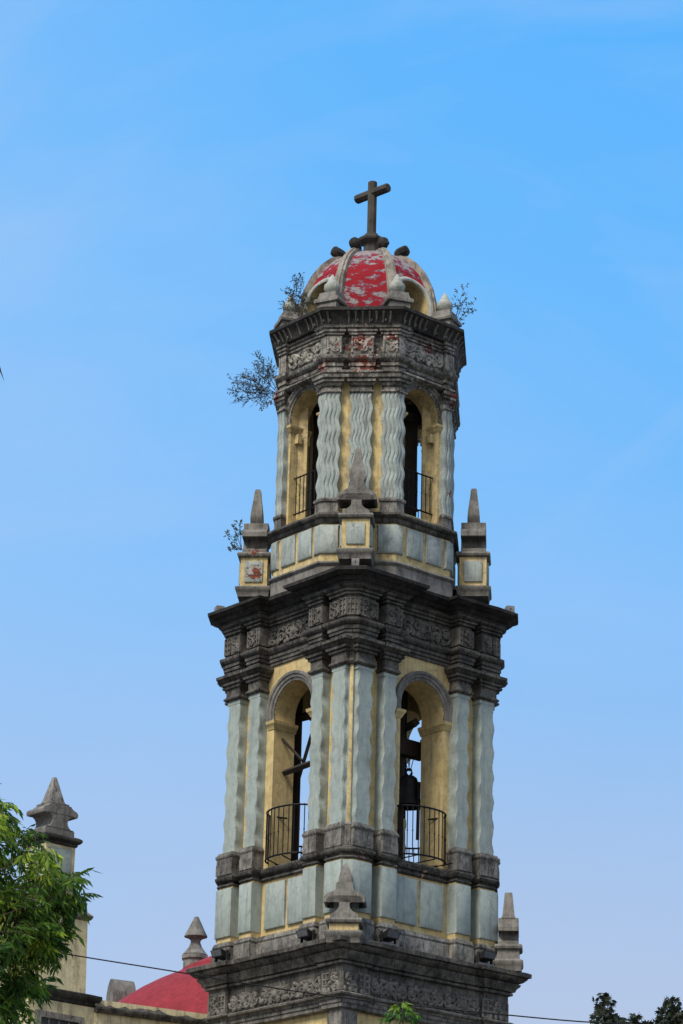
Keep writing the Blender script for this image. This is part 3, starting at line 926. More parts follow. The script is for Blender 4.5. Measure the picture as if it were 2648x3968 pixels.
# fluted, waving columns
def fluted(pts_front, back, z0, z1, wl, amp, ph, n=84):
    """pts_front: plan points on the front, back: two fixed points at the wall"""
    rings = []
    for i in range(n + 1):
        z = z0 + (z1 - z0) * i / n
        e = min(1, (z - z0) / 0.12, (z1 - z) / 0.08)
        dl = amp * math.sin(2 * PI * (z - z0) / wl + ph) * max(0, e) / 1.56
        c, s = math.cos(dl), math.sin(dl)
        rings.append([(*back[0], z)] + [(c * x - s * y, s * x + c * y, z) for x, y in pts_front] + [(*back[1], z)])
    return rings
def flutes(path, nf, depth=0.012, gw=0.2):
    """path: list of (x,y) corner points; returns the same line with nf flutes cut in"""
    L = [0]
    for a, b in zip(path[:-1], path[1:]):
        L.append(L[-1] + (Vector(b) - Vector(a)).length)
    def at(s):
        for i in range(len(path) - 1):
            if s <= L[i + 1] + 1e-9:
                t = (s - L[i]) / (L[i + 1] - L[i])
                return Vector(path[i]).lerp(Vector(path[i + 1]), t), (Vector(path[i + 1]) - Vector(path[i])).normalized()
        return Vector(path[-1]), (Vector(path[-1]) - Vector(path[-2])).normalized()
    out = []
    tot = L[-1]
    cell = tot / nf
    for i in range(nf):
        for (f, dp) in ((0.0, 0.6), (gw / 2, -0.0), (0.35, -0.25), (0.65, -0.25), (1 - gw / 2, 0.0)):
            p, d = at(cell * (i + f))
            nrm = Vector((d.y, -d.x))
            if i == 0 and f == 0:
                dp = 0
            out.append(tuple(p - nrm * dp * depth * 1.6))
    out.append(tuple(path[-1]))
    return out
rnd = random.Random(2)
CD = 1.562
def flare(mb, path, back, steps):
    """base or capital following a plan path with outward offset"""
    poly = list(path) + [back[1], back[0]]
    ms = miters(poly)
    n = len(path)
    rings = []
    for (o, z) in steps:
        r = []
        for i, (p, mm) in enumerate(zip(poly, ms)):
            if i < n:
                r.append((p[0] + mm.x * o, p[1] + mm.y * o, z))
            else:
                r.append((*p, z))
        rings.append(r)
    mb.loft(rings)
BASE_ST = [(0.03, 17.60), (0.03, 17.64), (0.015, 17.66), (0.012, 17.82), (0.035, 17.835), (0.04, 17.87), (0.02, 17.895), (-0.01, 17.92)]
CAP_ST = [(-0.015, 19.885), (0.0, 19.89), (0.035, 19.91), (0.035, 19.93), (0.0, 19.95), (-0.005, 20.02), (0.025, 20.03), (0.05, 20.075), (0.015, 20.08), (0.07, 20.095), (0.075, 20.14), (0.04, 20.145), (0.10, 20.165), (0.11, 20.22), (0.05, 20.235), (0.0, 20.25)]
def columns(path, back, nf, ph):
    m = MB()
    m.loft(fluted(flutes(path, nf), back, 17.9, 19.9, 0.415, 0.021, ph))
    c = part('fluted_column', m, M_blue_o, None, 50)
    m = MB(); flare(m, path, back, BASE_ST); part('column_base', m, M_base, c)
    m = MB(); flare(m, path, back, CAP_ST); part('column_capital', m, M_oct, c)
for k in range(8):
    av = PI / 8 + k * PI / 4 - PI / 2
    c0, c1 = k * PI / 4, (k + 1) * PI / 4
    w0, w1 = (0.165, 0.27) if k % 2 == 0 else (0.27, 0.165)
    b = CD * T8
    r = CD / math.cos(PI / 8)
    path = [FT(c0, b - w0, CD), (r * math.cos(av), r * math.sin(av)), FT(c1, -b + w1, CD)]
    back = [FT(c0, b - w0 - 0.01, OW - 0.03), FT(c1, -b + w1 + 0.01, OW - 0.03)]
    columns(path, back, 6, rnd.uniform(0.4, 1.2) if k % 2 else rnd.uniform(0.4, 1.2))
for i in (1, 3, 5, 7):
    th = i * PI / 4
    path = [FT(th, -0.185, CD), FT(th, 0.0, CD), FT(th, 0.185, CD)]
    back = [FT(th, -0.195, OW - 0.03), FT(th, 0.195, OW - 0.03)]
    columns(path, back, 6, 0.8)

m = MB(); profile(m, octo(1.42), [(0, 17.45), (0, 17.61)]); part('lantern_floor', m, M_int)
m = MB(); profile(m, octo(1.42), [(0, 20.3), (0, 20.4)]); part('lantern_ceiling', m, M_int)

def oct_outline(a, p, wv0=0.17, wv1=0.29, cw=0.21):
    """octagon that breaks forward by p over the columns"""
    P = []
    for i in range(8):
        th = i * PI / 4
        d = a + p
        b = d * T8
        if i % 2 == 0:
            P += [FT(th, -b, d), FT(th, -b + wv0, d), FT(th, -b + wv0, a), FT(th, b - wv0, a), FT(th, b - wv0, d)]
        else:
            P += [FT(th, -b, d), FT(th, -b + wv1, d), FT(th, -b + wv1, a), FT(th, -cw, a), FT(th, -cw, d), FT(th, cw, d), FT(th, cw, a), FT(th, b - wv1, a), FT(th, b - wv1, d)]
    return P
OO = oct_outline(1.485, 0.08)
m = MB(); profile(m, subdiv(octo(1.55), 0.25), [(-0.08, 20.24), (0.065, 20.255), (0.085, 20.275), (0.08, 20.31), (0.03, 20.325), (-0.05, 20.33)], 0.008); part('lantern_fillet', m, M_oct)
m = MB(); profile(m, subdiv(OO, 0.25), [(-0.03, 20.31), (0.0, 20.32), (0.0, 20.40), (-0.02, 20.405), (0.025, 20.41), (0.025, 20.475), (-0.005, 20.48), (0.05, 20.51), (0.085, 20.55), (0.09, 20.60), (0.04, 20.625), (-0.02, 20.64)], 0.006); part('lantern_architrave', m, M_oct)
m = MB(); profile(m, OO, [(-0.005, 20.62), (-0.005, 21.06)]); of = part('lantern_frieze', m, M_oct)
rnd = random.Random(9)
for i in range(8):
    th = i * PI / 4
    m = MB()
    b = 1.562 * T8
    if i % 2 == 0:
        scroll_panel(m, th, -b + 0.18, b - 0.18, 20.67, 21.0, 1.498, rnd, 0.03)
        for s in (-1, 1):
            u = s * (b - 0.085)
            carve_path(m, th, spiral(u, 20.83, 0.06, 1.5, 0, True), 1.555, 0.02)
            slab(m, th, u - 0.075, u + 0.075, 20.67, 21.0, 1.55, 1.566, 0.006)
    else:
        for (a0, a1) in ((-b + 0.01, -b + 0.28), (-0.2, 0.2), (b - 0.28, b - 0.01)):
            slab(m, th, a0 + 0.01, a1 - 0.01, 20.67, 21.0, 1.55, 1.565, 0.006)
            block_panel(m, th, a0 + 0.02, a1 - 0.02, 20.68, 20.99, 1.572, rnd, 0.026, 'none')
    part('scroll_carving', m, M_carve_o, of)
m = MB(); profile(m, subdiv(OO, 0.25), [(-0.01, 21.01), (0.03, 21.02), (0.035, 21.055), (-0.01, 21.06), (0.055, 21.075), (0.06, 21.11), (0.01, 21.115), (0.075, 21.14), (0.085, 21.17), (0.06, 21.18), (0.075, 21.20)], 0.006); part('cornice_bed_mould', m, M_oct)
m = MB(); profile(m, subdiv(octo(1.56), 0.25), [(0.02, 21.19), (0.07, 21.195), (0.085, 21.24), (0.115, 21.32), (0.165, 21.39), (0.205, 21.42), (0.215, 21.425), (0.215, 21.485), (0.18, 21.50), (-0.3, 21.53)], 0.006)
lc = part('lantern_cornice', m, M_black)
m = MB()
rnd = random.Random(21)
for i in range(8):                                # leaf ornament on the hollow of the cornice
    th = i * PI / 4
    b = 1.66 * T8
    n = 11
    for j in range(n):
        u = -b + 2 * b * (j + 0.5) / n
        if rnd.random() < 0.12:
            continue
        wv = rnd.uniform(-0.012, 0.012)
        m.tube([FT(th, u * 0.965 + wv, 1.645, 21.22), FT(th, u * 0.985, 1.665, 21.29), FT(th, u, 1.70, 21.355), FT(th, u * 1.01 + wv, 1.745, 21.405)], 0.012, 5, True, 0.024)
        if j % 2 == 0:
            blob(m, th, u + 0.035, 21.27, 1.655, 0.02, 0.035, 0.02)
part('relief_carving', m, M_carve, lc)

# ---- dome
RZ = [(21.45, 1.225), (21.8, 1.215), (22.1, 1.185), (22.4, 1.12), (22.7, 1.0), (22.92, 0.86), (23.08, 0.70), (23.19, 0.53), (23.26, 0.36), (23.3, 0.16)]
def ra(z):
    if z <= RZ[0][0]:
        return RZ[0][1]
    for (z0, r0), (z1, r1) in zip(RZ[:-1], RZ[1:]):
        if z <= z1:
            t = (z - z0) / (z1 - z0)
            return r0 + (r1 - r0) * t
    return RZ[-1][1]
dome = thing('dome', '', '')
del dome['label'], dome['category']
dome.parent = tower
dome.location = OFF
NZ = 40
zz = [21.45 + (23.30 - 21.45) * (1 - (1 - i / NZ) ** 1.8) for i in range(NZ + 1)]
for i in range(8):
    th = i * PI / 4
    m = MB()
    if i % 2 == 0:
        ahw, azs = 0.365, 22.05
        ufn = lambda u, z: max(-1, min(1, u / (1.225 * T8))) * (ra(z) * T8) if abs(u) > 0.40 else max(-ra(z) * T8, min(ra(z) * T8, u))
        arch_wall(m, th, -1.225 * T8, 1.225 * T8, 21.45, 22.62, 0, ahw, azs, 1.2, 0.2, dfun=ra, ufun=ufn, n=20, step=0.12)
        z2 = [z for z in zz if z > 22.62]
        z2 = [22.62] + z2
        rings = [[FT(th, -ra(z) * T8, ra(z), z), FT(th, -ra(z) * T8 * .5, ra(z) * 1.004, z), FT(th, 0, ra(z) * 1.006, z), FT(th, ra(z) * T8 * .5, ra(z) * 1.004, z), FT(th, ra(z) * T8, ra(z), z)] for z in z2]
        m.loft(rings, False, False, False)
        obj('dome_panel', m, M_peel, dome, 60)
        # yellow reveal and white hood of the arched opening
        m = MB()
        e = [(-ahw + 0.004, 21.46)] + [(-(ahw - 0.004) * math.cos(PI * q / 20), azs + (ahw - 0.004) * math.sin(PI * q / 20)) for q in range(21)] + [(ahw - 0.004, 21.46)]
        for (a, b) in zip(e[:-1], e[1:]):
            m.add([FT(th, a[0], ra(a[1]) + 0.01, a[1]), FT(th, a[0], ra(a[1]) - 0.42, a[1]), FT(th, b[0], ra(b[1]) - 0.42, b[1]), FT(th, b[0], ra(b[1]) + 0.01, b[1])], [(0, 1, 2, 3)])
        nich = obj('dormer_opening', m, M_yel, dome, 60)
        m = MB()
        archivolt(m, th, 0, ahw, azs, 1.2, [(0, -0.05), (0.0, 0.03), (0.03, 0.055), (0.07, 0.055), (0.095, 0.03), (0.1, -0.05)], n=24, legs=0.58, dfun=ra)
        obj('dormer_hood', m, M_white, dome, 60)
    else:
        rings = [[FT(th, -ra(z) * T8, ra(z), z), FT(th, -ra(z) * T8 * .5, ra(z) * 1.006, z), FT(th, 0, ra(z) * 1.009, z), FT(th, ra(z) * T8 * .5, ra(z) * 1.006, z), FT(th, ra(z) * T8, ra(z), z)] for z in zz]
        m.loft(rings, False, False, False)
        obj('dome_panel', m, M_peel, dome, 60)
for k in range(8):
    av = PI / 8 + k * PI / 4 - PI / 2
    ca, sa = math.cos(av), math.sin(av)
    rr = Vector((ca, sa, 0)); tt = Vector((-sa, ca, 0))
    m = MB()
    rings = []
    for z in [z for z in zz if z < 23.22]:
        r0 = ra(z) / math.cos(PI / 8)
        dr = (ra(z + 0.02) - ra(z - 0.02)) / 0.04
        nrm = (rr + Vector((0, 0, -dr * 0.9))).normalized()
        w = 0.045 + 0.05 * min(1, r0 / 1.3)
        p = rr * r0 + Vector((0, 0, z))
        rings.append([p + tt * w - nrm * 0.06, p + tt * w + nrm * 0.0, p + tt * w * 0.92 + nrm * 0.045, p + tt * w * 0.5 + nrm * 0.05, p + tt * w * 0.42 + nrm * 0.075, p - tt * w * 0.42 + nrm * 0.075,
                      p - tt * w * 0.5 + nrm * 0.05, p - tt * w * 0.92 + nrm * 0.045, p - tt * w - nrm * 0.0, p - tt * w - nrm * 0.06])
    m.loft(rings)
    rb = obj('dome_rib', m, M_rib, dome, 50)
    m = MB()
    p = rr * 0.63 + Vector((0, 0, 23.28))
    ax = (rr * 0.9 + Vector((0, 0, 0.28))).normalized()
    rings = []
    for (t, q) in ((-0.12, 0.07), (-0.06, 0.1), (0.02, 0.112), (0.10, 0.108), (0.14, 0.08), (0.155, 0.03)):
        c = p + ax * t
        up = tt.cross(ax)
        rings.append([c + (tt * math.cos(b * PI / 4 + .2) + up * math.sin(b * PI / 4 + .2)) * q * random.uniform(0.9, 1.08) for b in range(8)])
    m.loft(rings)
    obj('rib_stub', m, M_black, dome, 30)
# little onion pinnacles over the cornice corners
for k in range(8):
    av = PI / 8 + k * PI / 4 - PI / 2
    rad = 1.53
    cx, cy = rad * math.cos(av), rad * math.sin(av)
    m = MB()
    rot = av
    def sq(h, z, hd=None):
        hd = hd or h
        return [(cx + math.cos(rot) * a * hd - math.sin(rot) * b * h, cy + math.sin(rot) * a * hd + math.cos(rot) * b * h, z) for a, b in ((1, -1), (1, 1), (-1, 1), (-1, -1))]
    m.loft([sq(h, z, hd) for (h, hd, z) in ((0.19, 0.2, 21.5), (0.19, 0.2, 21.64), (0.235, 0.235, 21.66), (0.245, 0.24, 21.70), (0.225, 0.23, 21.735), (0.19, 0.2, 21.75), (0.17, 0.18, 21.82), (0.165, 0.17, 21.87), (0.09, 0.1, 21.9))])
    pin = part('corner_pinnacle', m, M_grey)
    m = MB()
    m.lathe([(0.06, 21.88), (0.09, 21.9), (0.145, 21.97), (0.152, 22.02), (0.145, 22.065), (0.12, 22.075), (0.085, 22.15), (0.05, 22.22), (0.022, 22.27), (0.006, 22.285)], (cx, cy), 14)
    obj('pinnacle_bulb', m, M_white, pin, 35)
# cross
m = MB()
m.lathe([(0.17, 23.2), (0.15, 23.56), (0.21, 23.585), (0.25, 23.61), (0.26, 23.65), (0.235, 23.685), (0.17, 23.70), (0.165, 23.735), (0.13, 23.75), (0.125, 23.78), (0.095, 23.795), (0.09, 23.81)], (0, 0), 8, PI / 8 + R_(3))
cbm = m
m = MB(); m.lathe([(0.092, 23.8), (0.092, 24.86), (0.08, 24.875)], (0, 0), 8, PI / 8 + R_(3)); cr = part('cross', m, M_cross, None, 20); obj('cross_base', cbm, M_cross, cr, 30)
m = MB()
ang = R_(-42) - BETA
ax = Vector((math.cos(ang), math.sin(ang), 0)); up = Vector((0, 0, 1)); sd = up.cross(ax)
rings = []
for t, q in ((-0.40, 0.075), (-0.385, 0.09), (0.385, 0.09), (0.40, 0.075)):
    rings.append([ax * t + Vector((0, 0, 24.64)) + (sd * math.cos(PI / 8 + b * PI / 4) + up * math.sin(PI / 8 + b * PI / 4)) * q for b in range(8)])
m.loft(rings)
obj('cross_arm', m, M_cross, cr, 20)

# ---- corner finials (scrolled block with an obelisk)
def half_to_ring(hp):
    return hp
def scroll_finial(name, parent, th, dist, z0, ped_h, k=1.0, depth=0.22, flame=True, panel=True, mat=None, pmat=None, hide_ped=False, obh=0.68, bluem=None):
    mat = mat or M_grey
    pmat = pmat or M_yel_o
    bluem = bluem or M_blue_o
    def box_prof(mb, steps):
        mb.loft([[FT(th, -a, dist + b, z), FT(th, a, dist + b, z), FT(th, a, dist - b, z), FT(th, -a, dist - b, z)] for (a, b, z) in steps])
    m = MB()
    w = 0.24 * k
    box_prof(m, [(w, w, z0), (w, w, z0 + ped_h)])
    p = part(name, m, pmat, parent)
    m = MB()
    box_prof(m, [(w * 1.15, w * 1.15, z0 - 0.13), (w * 1.2, w * 1.2, z0 - 0.03), (w * 1.32, w * 1.32, z0), (w * 1.34, w * 1.34, z0 + 0.04), (w * 1.1, w * 1.1, z0 + 0.075), (w, w, z0 + 0.08)])
    part('finial_base', m, mat, p)
    if panel:
        for q in range(4):
            m = MB()
            t2 = th + q * PI / 2
            # centre of this finial in the rotated frame
            C = Vector(FT(th, 0, dist))
            M2 = [Vector(FT(t2, u, dd)) for u, dd in ((-w * .66, w - 0.01), (w * .66, w - 0.01), (w * .66, w + 0.028), (-w * .66, w + 0.028), (-w * .58, w + 0.038), (w * .58, w + 0.038))]
            za, zb = z0 + ped_h * 0.24, z0 + ped_h * 0.86
            A = [C + v for v in M2]
            m.loft([[(*A[0], za), (*A[1], za), (*A[1], zb), (*A[0], zb)], [(*A[3], za), (*A[2], za), (*A[2], zb), (*A[3], zb)],
                    [(*A[4], za + .02), (*A[5], za + .02), (*A[5], zb - .02), (*A[4], zb - .02)]])
            part('finial_panel', m, bluem, p)
    zt = z0 + ped_h
    m = MB()
    box_prof(m, [(w, w, zt - 0.01), (w * 1.22, w * 1.22, zt + 0.015), (w * 1.28, w * 1.28, zt + 0.05), (w * 1.2, w * 1.2, zt + 0.085), (w * 0.9, w * 0.9, zt + 0.1)])
    part('finial_cap', m, mat, p)
    # scrolled block: profile in u extruded along the depth
    zb = zt + 0.09
    prof = [(u * k, z * k) for u, z in ((0.235, 0.0), (0.235, 0.06), (0.20, 0.085), (0.135, 0.12), (0.095, 0.17), (0.085, 0.22), (0.092, 0.28), (0.125, 0.345), (0.185, 0.38), (0.245, 0.37), (0.29, 0.325), (0.31, 0.265),
            (0.345, 0.275), (0.34, 0.36), (0.285, 0.42), (0.20, 0.45), (0.155, 0.475), (0.142, 0.52), (0.14, 0.59), (0.115, 0.605))]
    m = MB()
    L = [(u, z) for u, z in prof] + [(-u, z) for u, z in prof[::-1]]
    n = len(prof)
    zc = 0.0
    F0 = [FT(th, u, dist + depth * k, zb + z) for u, z in L]
    F1 = [FT(th, u, dist - depth * k, zb + z) for u, z in L]
    N = len(L)
    fs = [(j, N + j, N + (j + 1) % N, (j + 1) % N) for j in range(N)]
    for j in range(n - 1):                      # both end faces as quads across
        fs.append((j, j + 1, N - 2 - j, N - 1 - j))
        fs.append((N + N - 1 - j, N + N - 2 - j, N + j + 1, N + j))
    m.add(F0 + F1, fs)
    part('scroll_block', m, mat, p, 35)
    ztop = zb + 0.605 * k
    m = MB()
    if flame:
        st = [(0.074, 0.11, 0.0), (0.10, 0.112, 0.05), (0.135, 0.11, 0.11), (0.145, 0.105, 0.17), (0.135, 0.10, 0.25), (0.112, 0.09, 0.34), (0.085, 0.08, 0.43), (0.07, 0.07, 0.50), (0.062, 0.062, 0.58), (0.055, 0.056, 0.66), (0.03, 0.04, 0.70)]
    else:
        st = [(0.15, 0.15, 0.0), (0.15, 0.15, 0.03), (0.135, 0.135, 0.04), (0.085, 0.085, obh - 0.02), (0.07, 0.07, obh)]
        if obh < 0.4:
            st = [(0.105, 0.105, 0.0), (0.115, 0.11, 0.04), (0.108, 0.105, 0.12), (0.085, 0.085, 0.22), (0.05, 0.05, 0.32), (0.02, 0.02, 0.37), (0.008, 0.008, obh)]
    box_prof(m, [(a * k, b * k, ztop - 0.012 + z) for a, b, z in st])
    part('obelisk', m, mat, p, 35)
    return p
for j in range(4):
    th = -PI / 4 + j * PI / 2
    fo = scroll_finial('corner_finial', None, th, 1.955, 16.66, 0.62, 1.0)
    if j == 3:
        fo['label'] = 'finial pedestal with plaster fallen off its panel, red brick showing'
scroll_finial('lower_finial', None, -PI / 4, 2.54, 9.9, 0.19, 0.98, panel=False, flame=False, pmat=M_yel_o, obh=0.38)
scroll_finial('lower_finial', None, PI / 4, 2.60, 10.0, 0.24, 0.78, panel=False, flame=False, pmat=M_grey, obh=0.46)

# ------------------------------------------------------------------ bells and timbers in the belfry
def tw(x, y, z):                                  # tower frame -> world
    c, s = math.cos(BETA), math.sin(BETA)
    return (c * x - s * y, s * x + c * y, z)
def make_bell(x, y, ztop, k, label):
    b = thing('bell', label, 'bell', tw(x, y, ztop), BETA)
    m = MB(); m.lathe([(0.02, -0.18), (0.16, -0.2), (0.25, -0.27), (0.29, -0.4), (0.32, -0.7), (0.37, -0.95), (0.45, -1.12), (0.47, -1.16), (0.43, -1.15), (0.3, -0.9), (0.02, -0.85)], (0, 0), 28)
    m.v = [tuple(Vector(p) * k) for p in m.v]
    obj('bell_body', m, M_bronze, b, 40)
    for q in range(4):
        m = MB()
        a = q * PI / 2
        m.tube([(0.05 * math.cos(a) * k, 0.05 * math.sin(a) * k, -0.18 * k), (0.13 * k * math.cos(a), 0.13 * k * math.sin(a), -0.1 * k), (0.1 * k * math.cos(a), 0.1 * k * math.sin(a), 0.0), (0.02 * k * math.cos(a), 0.02 * k * math.sin(a), 0.02)], 0.025 * k, 6)
        obj('crown_loop', m, M_bronze, b)
    m = MB(); m.box((0, 0, 0.66 * k), (1.1 * k, 0.3 * k, 0.5 * k)); hs = obj('headstock', m, M_timber, b)
    m = MB()
    for q in range(4):
        m.tube([((q - 1.5) * 0.08 * k, 0.1 * k * (-1) ** q, 0.45 * k), ((q - 1.5) * 0.03 * k, 0, -0.04 * k)], 0.014 * k, 5)
    obj('iron_straps', m, M_iron, hs)
    m = MB(); m.tube([(0, 0, -0.6 * k), (0, 0, -1.1 * k)], 0.02 * k, 6); m.lathe([(0.01, -1.22 * k), (0.06 * k, -1.18 * k), (0.06 * k, -1.12 * k), (0.02 * k, -1.06 * k)], (0, 0), 10); obj('clapper', m, M_iron, b)
    return b
make_bell(0.6, -0.62, 13.42, 0.57, 'dark bronze bell hanging in the right arch of the belfry')
pp = MB(); pp.tube([(0, 0, 0), (0.01, 0, 1.02)], 0.03, 8)
pp = obj('iron_pipe', pp, M_iron); pp.location = tw(0.57, -0.9, 12.12); tag(pp, 'thin dark iron pipe standing upright behind the right arch railing', 'pipe')
fr = thing('timber_and_shade_frame', 'dark timber post with crossed braces standing inside the left arch, with posts added to darken the right arch', 'bell frame', tw(0, 0, 11.47), BETA)
def beam(name, a, b, w):
    m = MB(); m.tube([Vector(a) - Vector((0, 0, 11.47)), Vector(b) - Vector((0, 0, 11.47))], w, 4); obj(name, m, M_timber, fr)
beam('post', (-0.76, 0.80, 11.48), (-0.76, 0.80, 15.1), 0.095)
beam('crossbeam', (-1.3, 0.48, 13.2), (-1.3, -0.42, 13.24), 0.06)
beam('brace', (-1.36, 0.49, 13.80), (-1.22, 0.1, 13.36), 0.025)
beam('brace', (-0.8, 0.75, 13.1), (-0.75, 0.3, 14.3), 0.04)
beam('post', (0.50, -0.50, 11.48), (0.50, -0.50, 14.9), 0.1)  # added post, darkens the view left of the bell
beam('post', (0.84, -0.16, 12.7), (0.84, -0.16, 15.0), 0.11)  # added post, blocks the bright gap at the upper right
beam('brace', (0.5, -0.5, 13.0), (0.86, -0.15, 13.9), 0.05)
beam('crossbeam', (-0.8, 0.85, 14.35), (-0.6, -0.9, 14.35), 0.08)
beam('crossbeam', (0.85, 0.8, 14.15), (0.5, -0.9, 14.2), 0.08)

shade_frame = thing('timber_and_shade_frame', 'dark timber posts and beams added to stand in for shade inside the upper lantern', 'bell frame', tw(0, 0, 17.62), BETA)  # invented timbers that fill the lantern openings with darkness
def shade_beam(name, a, b, w):
    m = MB(); m.tube([Vector(a) - Vector((0, 0, 17.62)), Vector(b) - Vector((0, 0, 17.62))], w, 4); obj(name, m, M_timber, shade_frame)
shade_beam('post', (0.53, -0.62, 17.62), (0.53, -0.62, 20.29), 0.15)
shade_beam('post', (-0.66, 0.58, 17.62), (-0.66, 0.58, 20.29), 0.13)
shade_beam('beam', (0.9, -0.3, 20.1), (-0.3, 0.95, 20.1), 0.12)
shade_beam('beam', (0.75, -0.75, 20.0), (-0.75, -0.7, 20.0), 0.12)

# ------------------------------------------------------------------ floodlights
def floodlight(x, y, z, rz, label):
    f = thing('floodlight', label, 'floodlight', tw(x, y, z), BETA + rz, 'floodlights on the lower cornice')
    m = MB()
    m.hexa([(-0.13, -0.10, 0.10), (0.13, -0.10, 0.10), (0.11, 0.08, 0.08), (-0.11, 0.08, 0.08)], [(-0.15, -0.14, 0.215), (0.15, -0.14, 0.215), (0.12, 0.10, 0.16), (-0.12, 0.10, 0.16)])
    obj('housing', m, M_lampdark, f)
    for s in (-1, 1):
        m = MB(); m.box((s * 0.15, 0.0, 0.10), (0.02, 0.05, 0.22)); obj('bracket', m, M_lampdark, f)
    m = MB(); m.box((0, 0, 0.012), (0.32, 0.09, 0.024)); obj('foot', m, M_lampgrey, f)
    m = MB(); m.add([(-0.115, -0.105, 0.112), (0.115, -0.105, 0.112), (0.135, -0.138, 0.205), (-0.135, -0.138, 0.205)], [(0, 1, 2, 3)]); obj('lens', m, M_glass, f)
    return f
LZ = 9.895
floodlight(-0.97, -1.93, LZ, 0, 'dark floodlight on the lower cornice just right of the front finial')
floodlight(1.2, -1.93, LZ, 0, 'dark floodlight at the far right end of the lower cornice')
floodlight(-1.93, -1.03, LZ, -PI / 2, 'dark floodlight on the lower cornice just left of the front finial')
floodlight(-1.93, 1.22, LZ, -PI / 2, 'dark floodlight at the far left end of the lower cornice')
def box_lamp(x, y, z, rz, label, s=0.15):
    f = thing('box_lamp', label, 'lamp', tw(x, y, z), rz, 'box lamps on the belfry cornice')
    m = MB(); m.loft([[(-s / 2 * q, -s / 2 * q, zz_), (s / 2 * q, -s / 2 * q, zz_), (s / 2 * q, s / 2 * q, zz_), (-s / 2 * q, s / 2 * q, zz_)] for q, zz_ in ((0.94, 0.04), (1, 0.05), (1, 0.16), (0.94, 0.17))])
    h = obj('housing', m, M_lampgrey, f)
    m = MB(); m.tube([(0, -s / 2 - 0.012, 0.11), (0, -s / 2 + 0.01, 0.11)], 0.012, 8); obj('screw', m, M_lampdark, h)
    m = MB(); m.box((0, 0, 0.02), (s * 0.6, s * 0.5, 0.045)); obj('foot', m, M_lampdark, f)
box_lamp(-1.85, 1.78, 16.24, R_(20), 'small grey box lamp on the left tip of the belfry cornice')
box_lamp(1.82, -1.86, 16.24, R_(10), 'small grey box lamp on the right tip of the belfry cornice')
box_lamp(-1.60, -1.62, 16.33, 0, 'small dark box lamp at the foot of the middle front finial', 0.13)

# ------------------------------------------------------------------ church behind and left of the tower
PB = R_(41)
PX, PY = -5.195, -1.0
pyl = thing('corner_pylon', 'cream plastered corner pylon with a grey scrolled stone finial, half behind the leafy tree', 'pylon', (PX, PY, GZ), PB)
def ppart(name, steps, mat, parent=None, smooth=40, dx=0, dy=0):
    m = MB()
    m.loft([[(-a + dx, -b + dy, z), (a + dx, -b + dy, z), (a + dx, b + dy, z), (-a + dx, b + dy, z)] for a, b, z in steps])
    return obj(name, m, mat, parent or pyl, smooth, OFF if parent is None else (0, 0, 0))
q = ppart('pylon_base', [(0.66, 0.60, GZ), (0.66, 0.60, 9.0)], M_yel_p)
ppart('base_moulding', [(0.66, 0.6, 8.96), (0.69, 0.63, 8.98), (0.69, 0.63, 9.02), (0.73, 0.67, 9.05), (0.75, 0.69, 9.10), (0.75, 0.69, 9.14), (0.6, 0.6, 9.17)], M_black, q)
m = MB()
for (a, b, z0, z1) in ((-0.52, 0.44, 8.66, 8.76), (-0.52, -0.42, 7.2, 8.66), (0.34, 0.44, 7.2, 8.66)):
    m.box(((a + b) / 2, -0.61, (z0 + z1) / 2), (b - a, 0.08, z1 - z0))
wf = obj('window_frame', m, M_base, pyl, 40, OFF)
m = MB(); m.box((-0.04, -0.598, 7.9), (0.80, 0.01, 1.55)); obj('pane', m, M_winglass, wf)
m = MB()
for u in (-0.24, -0.04, 0.16):
    m.box((u, -0.603, 7.9), (0.03, 0.02, 1.55))
obj('glazing_bar', m, M_grey, wf)
ppart('pylon_shaft', [(0.525, 0.52, 9.15), (0.50, 0.50, 10.42)], M_yel_p)
ppart('shaft_cap', [(0.5, 0.5, 10.40), (0.54, 0.54, 10.42), (0.565, 0.565, 10.46), (0.565, 0.565, 10.49), (0.50, 0.50, 10.55), (0.42, 0.42, 10.72), (0.38, 0.38, 10.86), (0.36, 0.36, 10.90), (0.365, 0.365, 10.94), (0.3, 0.3, 10.96)], M_base)
pp2 = ppart('finial_pedestal', [(0.302, 0.302, 10.94), (0.302, 0.302, 11.68)], M_yel_p)
for r in range(4):
    m = MB(); slab(m, r * PI / 2, -0.2, 0.22, 11.08, 11.6, 0.29, 0.325, 0.015); obj('pedestal_panel', m, M_blue, pp2)
ppart('finial_moulding', [(0.30, 0.30, 11.65), (0.33, 0.33, 11.67), (0.33, 0.33, 11.70), (0.36, 0.36, 11.715), (0.39, 0.39, 11.75), (0.385, 0.385, 11.79), (0.34, 0.34, 11.82), (0.3, 0.3, 11.83)], M_black, pp2)
prof = [(0.30, 11.82), (0.30, 11.93), (0.275, 11.955)]
for i in range(9):
    a = -PI * 0.40 + PI * 0.80 * i / 8
    prof.append((0.33 - 0.18 * math.cos(a), 12.07 + 0.14 * math.sin(a)))
prof += [(0.345, 12.185), (0.36, 12.21), (0.36, 12.25), (0.33, 12.285), (0.27, 12.305), (0.22, 12.34), (0.21, 12.36)]
m = MB()
L = prof + [(-u, z) for u, z in prof[::-1]]
N, n = len(L), len(prof)
fs = [(j, N + j, N + (j + 1) % N, (j + 1) % N) for j in range(N)]
for j in range(n - 1):
    fs += [(j, j + 1, N - 2 - j, N - 1 - j), (2 * N - 1 - j, 2 * N - 2 - j, N + j + 1, N + j)]
m.add([(u, -0.25, z) for u, z in L] + [(u, 0.25, z) for u, z in L], fs)
obj('scroll_block', m, M_grey, pyl, 35, OFF)
